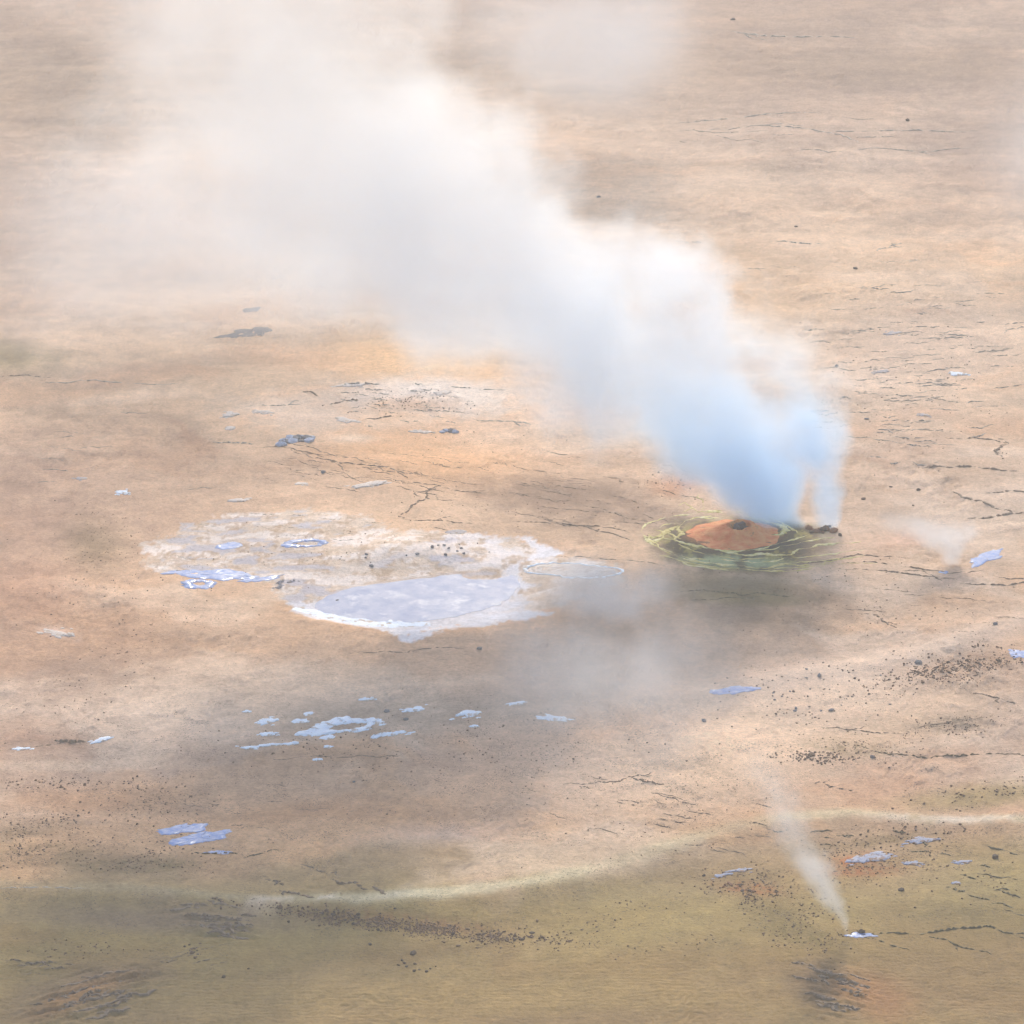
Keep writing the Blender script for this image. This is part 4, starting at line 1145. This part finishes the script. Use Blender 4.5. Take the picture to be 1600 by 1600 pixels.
def plume(name, label, trace, drift_deg, dens, colors, noise_scale, amp, soft=(0.15, 0.8), step=0.2, g=0.0, seed=0.0, detail=4, minsin=0.45):
    """trace: (u, v, radius) along the axis, first at the vent; the plume leans in the vertical plane of its drift"""
    u0, v0, _ = trace[0]
    bx, by, bz = (float(q) for q in G(u0, v0))
    dd = np.array([math.cos(R(drift_deg)), math.sin(R(drift_deg))])
    nrm = np.array([-dd[1], dd[0]])
    us, zs, rs = [], [], []
    for (u_, v_, r_) in trace:
        a = (u_ - 800) / 800 * TH; b = (800 - v_) / 800 * TH
        ray = np.array([a, ct + b * st, -st + b * ct])
        k = (bx * nrm[0] + by * nrm[1]) / (ray[0] * nrm[0] + ray[1] * nrm[1])
        p = ray * k
        us.append((p[0] - bx) * dd[0] + (p[1] - by) * dd[1]); zs.append(p[2] + CAM_H - bz); rs.append(r_ * k / 800 * TH)
    us, zs, rs = np.array(us), np.array(zs), np.array(rs)
    zs[0] = -0.15
    for i in range(1, len(zs)): zs[i] = max(zs[i], zs[i - 1] + 0.15)
    sl = np.gradient(us, zs)
    sn = np.maximum(1 / np.sqrt(1 + sl ** 2), minsin)
    au, av = rs / sn, rs.copy()
    zt = zs[-1] - zs[0]
    zn = (zs - zs[0]) / zt
    umin, umax = us.min(), us.max() + 1e-3
    print(name, 'z', np.round(zs, 1), 'u', np.round(us, 1), 'r', np.round(rs, 1))
    # hull: rings a little larger than the steam
    # every curve is sampled the same way here and in the material (clamped, smooth), so the hull hugs it
    nz, na = 44, 36
    fac = 1.0 + amp * 0.42
    vs_, fs = [], []
    for i in range(nz):
        q = i / (nz - 1)
        cu, a_, b_ = np.interp(q, zn, us), np.interp(q, zn, au), np.interp(q, zn, av)
        a_, b_ = a_ * fac + 0.25, b_ * fac + 0.25
        for j in range(na):
            th = 2 * math.pi * j / na
            vs_.append((cu + a_ * math.cos(th), b_ * math.sin(th), zs[0] + q * zt))
    for i in range(nz - 1):
        for j in range(na):
            a, b = i * na + j, i * na + (j + 1) % na
            fs.append((a, b, b + na, a + na))
    fs.append(tuple(range(na))[::-1]); fs.append(tuple((nz - 1) * na + j for j in range(na)))
    zmin = float(zs[0])
    def dens_fn(t, obj, s):
        q = math_node(t, 'DIVIDE', math_node(t, 'SUBTRACT', s['Z'], zmin), float(zt), clamp=True)
        cu = math_node(t, 'ADD', fcurve(t, q, zn, (us - umin) / (umax - umin), float(umax - umin)), float(umin))
        A = fcurve(t, q, zn, au / au.max(), float(au.max())); B = fcurve(t, q, zn, av / av.max(), float(av.max()))
        dx, dm = [d[0] for d in dens], max(d[1] for d in dens)
        D = fcurve(t, q, dx, [d[1] / dm for d in dens], dm)
        e1 = math_node(t, 'DIVIDE', math_node(t, 'SUBTRACT', s['X'], cu), A)
        e2 = math_node(t, 'DIVIDE', s['Y'], B)
        dist = math_node(t, 'SQRT', math_node(t, 'ADD', math_node(t, 'MULTIPLY', e1, e1), math_node(t, 'MULTIPLY', e2, e2)))
        mp = t.nodes.new('ShaderNodeMapping'); mp.inputs['Location'].default_value = (seed, seed * 1.7, 0); t.links.new(obj, mp.inputs[0])
        nz_ = noise_node(t, mp.outputs[0], noise_scale, detail, 0.58)
        tt = math_node(t, 'ADD', math_node(t, 'SUBTRACT', 1.0, dist), math_node(t, 'MULTIPLY', math_node(t, 'SUBTRACT', nz_, 0.56), amp * 2.0))
        w = math_node(t, 'MULTIPLY', maprange(t, e1, -0.8, 0.9, soft[0], soft[1]), math_node(t, 'ADD', math_node(t, 'MULTIPLY', q, 1.3), 0.75))
        sh = maprange(t, tt, 0.0, w, 0.0, 1.0, True)
        return math_node(t, 'MULTIPLY', sh, D)
    def color_fn(t, s):
        q = math_node(t, 'DIVIDE', math_node(t, 'SUBTRACT', s['Z'], zmin), float(zt), clamp=True)
        cr = t.nodes.new('ShaderNodeValToRGB')
        el = cr.color_ramp.elements
        el[0].position, el[0].color = colors[0][0], (*colors[0][1], 1)
        el[1].position, el[1].color = colors[-1][0], (*colors[-1][1], 1)
        for ps, c in colors[1:-1]:
            e = el.new(ps); e.color = (*c, 1)
        t.links.new(q, cr.inputs[0])
        return cr.outputs[0]
    m = volume_mat(name + '_vapour', dens_fn, color_fn, g, step)
    o = mesh_obj(name, vs_, fs, m)
    o.location = (bx, by, bz); o.rotation_euler = (0, 0, R(drift_deg))
    return tag(o, label, 'steam')

def puff(name, label, u, v, h, rx, ry, rz, dens, color, noise_scale, thr=(0.40, 0.75), rot=0, step=0.25, g=0.0, tilt=0):
    """a drifting bank of steam: an ellipsoid of broken vapour; h is its centre height above the ground"""
    import bmesh
    # centre it where the sight line to (u, v) passes at height h
    x, y = flat(u, v, h)
    bm = bmesh.new(); bmesh.ops.create_icosphere(bm, subdivisions=3, radius=1.0)
    me_ = bpy.data.meshes.new(name)
    for vtx in bm.verts:
        vtx.co = Vector((vtx.co.x * rx, vtx.co.y * ry, vtx.co.z * rz))
    bm.to_mesh(me_); bm.free()
    def dens_fn(t, obj, s):
        vm = t.nodes.new('ShaderNodeVectorMath'); vm.operation = 'DIVIDE'; t.links.new(obj, vm.inputs[0]); vm.inputs[1].default_value = (rx, ry, rz)
        ln = t.nodes.new('ShaderNodeVectorMath'); ln.operation = 'LENGTH'; t.links.new(vm.outputs[0], ln.inputs[0])
        mp = t.nodes.new('ShaderNodeMapping'); mp.inputs['Location'].default_value = (u * .37, v * .21, 0); t.links.new(obj, mp.inputs[0])
        nz_ = noise_node(t, mp.outputs[0], noise_scale, 5, 0.6)
        shell = maprange(t, ln.outputs['Value'], 0.0, 0.97, 1.0, 0.0, True)
        f = maprange(t, math_node(t, 'ADD', nz_, math_node(t, 'MULTIPLY', math_node(t, 'SUBTRACT', shell, 0.55), 0.22)), thr[0], thr[1], 0.0, 1.0, True)
        return math_node(t, 'MULTIPLY', math_node(t, 'MULTIPLY', f, shell), dens)
    m = volume_mat(name + '_vapour', dens_fn, lambda t, s: color, g, step)
    me_.materials.append(m)
    o = link(bpy.data.objects.new(name, me_))
    o.location = (float(x), float(y), h); o.rotation_euler = (0, R(tilt), R(rot))
    return tag(o, label, 'steam')

WHITE = (0.885, 0.88, 0.878)
plume('steam_plume', 'great white steam plume leaning from the fumarole to the upper left',
      [(1210, 820, 46), (1188, 790, 84), (1160, 750, 118), (1108, 692, 150), (1030, 632, 176), (925, 560, 208), (805, 478, 240), (675, 394, 290), (555, 300, 335), (460, 184, 375), (375, 44, 400), (280, -130, 410), (160, -350, 420), (10, -620, 440)],
      180, [(0, 0.5), (0.05, 0.48), (0.12, 0.36), (0.3, 0.20), (0.6, 0.085), (1, 0.02)],
      [(0.0, (0.50, 0.75, 0.9999)), (0.09, (0.70, 0.855, 0.999)), (0.2, (0.87, 0.92, 0.975)), (0.5, WHITE), (1.0, WHITE)], 0.16, 1.0, (0.30, 0.95), 0.12, g=0.25, detail=6)
plume('steam_column', 'slim blue-white steam column right of the great plume, joining it above',
      [(1289, 822, 22), (1291, 790, 32), (1290, 750, 44), (1284, 705, 58), (1264, 650, 78), (1228, 592, 96), (1182, 540, 108), (1120, 480, 112)],
      180, [(0, 0.6), (0.3, 0.5), (0.7, 0.34), (0.88, 0.24), (1, 0.0)],
      [(0.0, (0.50, 0.75, 0.9999)), (0.5, (0.70, 0.855, 0.999)), (1.0, (0.97, 0.975, 0.985))], 0.40, 0.7, (0.5, 1.1), 0.12, g=0.3, seed=11)
plume('steam_plume', 'slim thin plume rising from the crack at lower right',
      [(1325, 1459, 7), (1314, 1430, 16), (1292, 1395, 30), (1264, 1350, 42), (1240, 1300, 48), (1216, 1250, 56), (1185, 1200, 66), (1150, 1145, 76)],
      180, [(0, 1.1), (0.2, 1.1), (0.45, 0.75), (0.65, 0.5), (0.85, 0.25), (1, 0.0)], [(0, WHITE), (1, WHITE)], 0.75, 1.0, (0.7, 1.3), 0.12, seed=23, detail=5)
plume('steam_wisp', 'tiny faint wisp of steam over the dark crater of the orange mound',
      [(1158, 817, 9), (1158, 800, 10), (1156, 780, 12), (1150, 760, 14)], 180, [(0, 0.45), (0.5, 0.3), (1, 0.0)], [(0, (.9, .94, .985)), (1, WHITE)], 1.2, 0.4, (0.8, 1.0), 0.2, seed=5)
plume('steam_puff', 'low grey-white steam puff left of the bright blue puddle at right',
      [(1484, 882, 16), (1484, 866, 30), (1474, 846, 44), (1452, 828, 54), (1420, 812, 52), (1380, 798, 44)], 180, [(0, 0.9), (0.3, 1.7), (0.6, 1.0), (1, 0.0)], [(0, WHITE), (1, WHITE)], 0.5, 0.9, (0.5, 1.3), 0.15, seed=41, minsin=0.6)
puff('steam_puff', 'bright low steam puff hanging over the right shore of the big pool', 950, 930, 1.2, 8.0, 10.0, 2.6, 0.42, WHITE, 0.3, (0.42, 0.74))
puff('steam_veil', 'thin broad steam veil drifting over the shaded sand below the pools', 960, 1060, 2.2, 15.0, 17.0, 4.0, 0.16, WHITE, 0.16, (0.38, 0.76))
puff('steam_veil', 'pale drifting steam bank at the top, behind the great plume', 900, 60, 9, 17, 26, 8.5, 0.085, WHITE, 0.09, (0.34, 0.66), 0, 0.15)
puff('steam_veil', 'thin tan-grey veil under the great plume at far left', 300, 380, 7, 27, 36, 9, 0.065, WHITE, 0.09, (0.3, 0.7), 0, 0.15)
puff('steam_veil', 'faint steam veil cut by the far right edge', 1660, 230, 8, 10, 20, 10, 0.05, WHITE, 0.09, (0.3, 0.7), 0, 0.15)

# ------------------------------------------------------------------ the air
def haze():
    x0, x1, y0, y1, z0, z1 = -6000, 6000, -1000, 9500, -3, CAM_H + 3
    v = [(x0, y0, z0), (x1, y0, z0), (x1, y1, z0), (x0, y1, z0), (x0, y0, z1), (x1, y0, z1), (x1, y1, z1), (x0, y1, z1)]
    f = [(0, 3, 2, 1), (4, 5, 6, 7), (0, 1, 5, 4), (1, 2, 6, 5), (2, 3, 7, 6), (3, 0, 4, 7)]
    m, t, n, l = nt('haze_air')
    out = n.new('ShaderNodeOutputMaterial'); pv = n.new('ShaderNodeVolumePrincipled')
    pv.inputs['Color'].default_value = (0.97, 0.94, 0.92, 1); pv.inputs['Density'].default_value = 0.00055; pv.inputs['Anisotropy'].default_value = 0.2
    l.new(pv.outputs[0], out.inputs['Volume'])
    m.cycles.homogeneous_volume = True
    o = mesh_obj('haze', v, f, m, smooth=False)
    tag(o, 'thin pale haze of drifting steam over the whole field', kind='stuff')
haze()
print('cracks', n_crack, 'objects', len(bpy.data.objects))
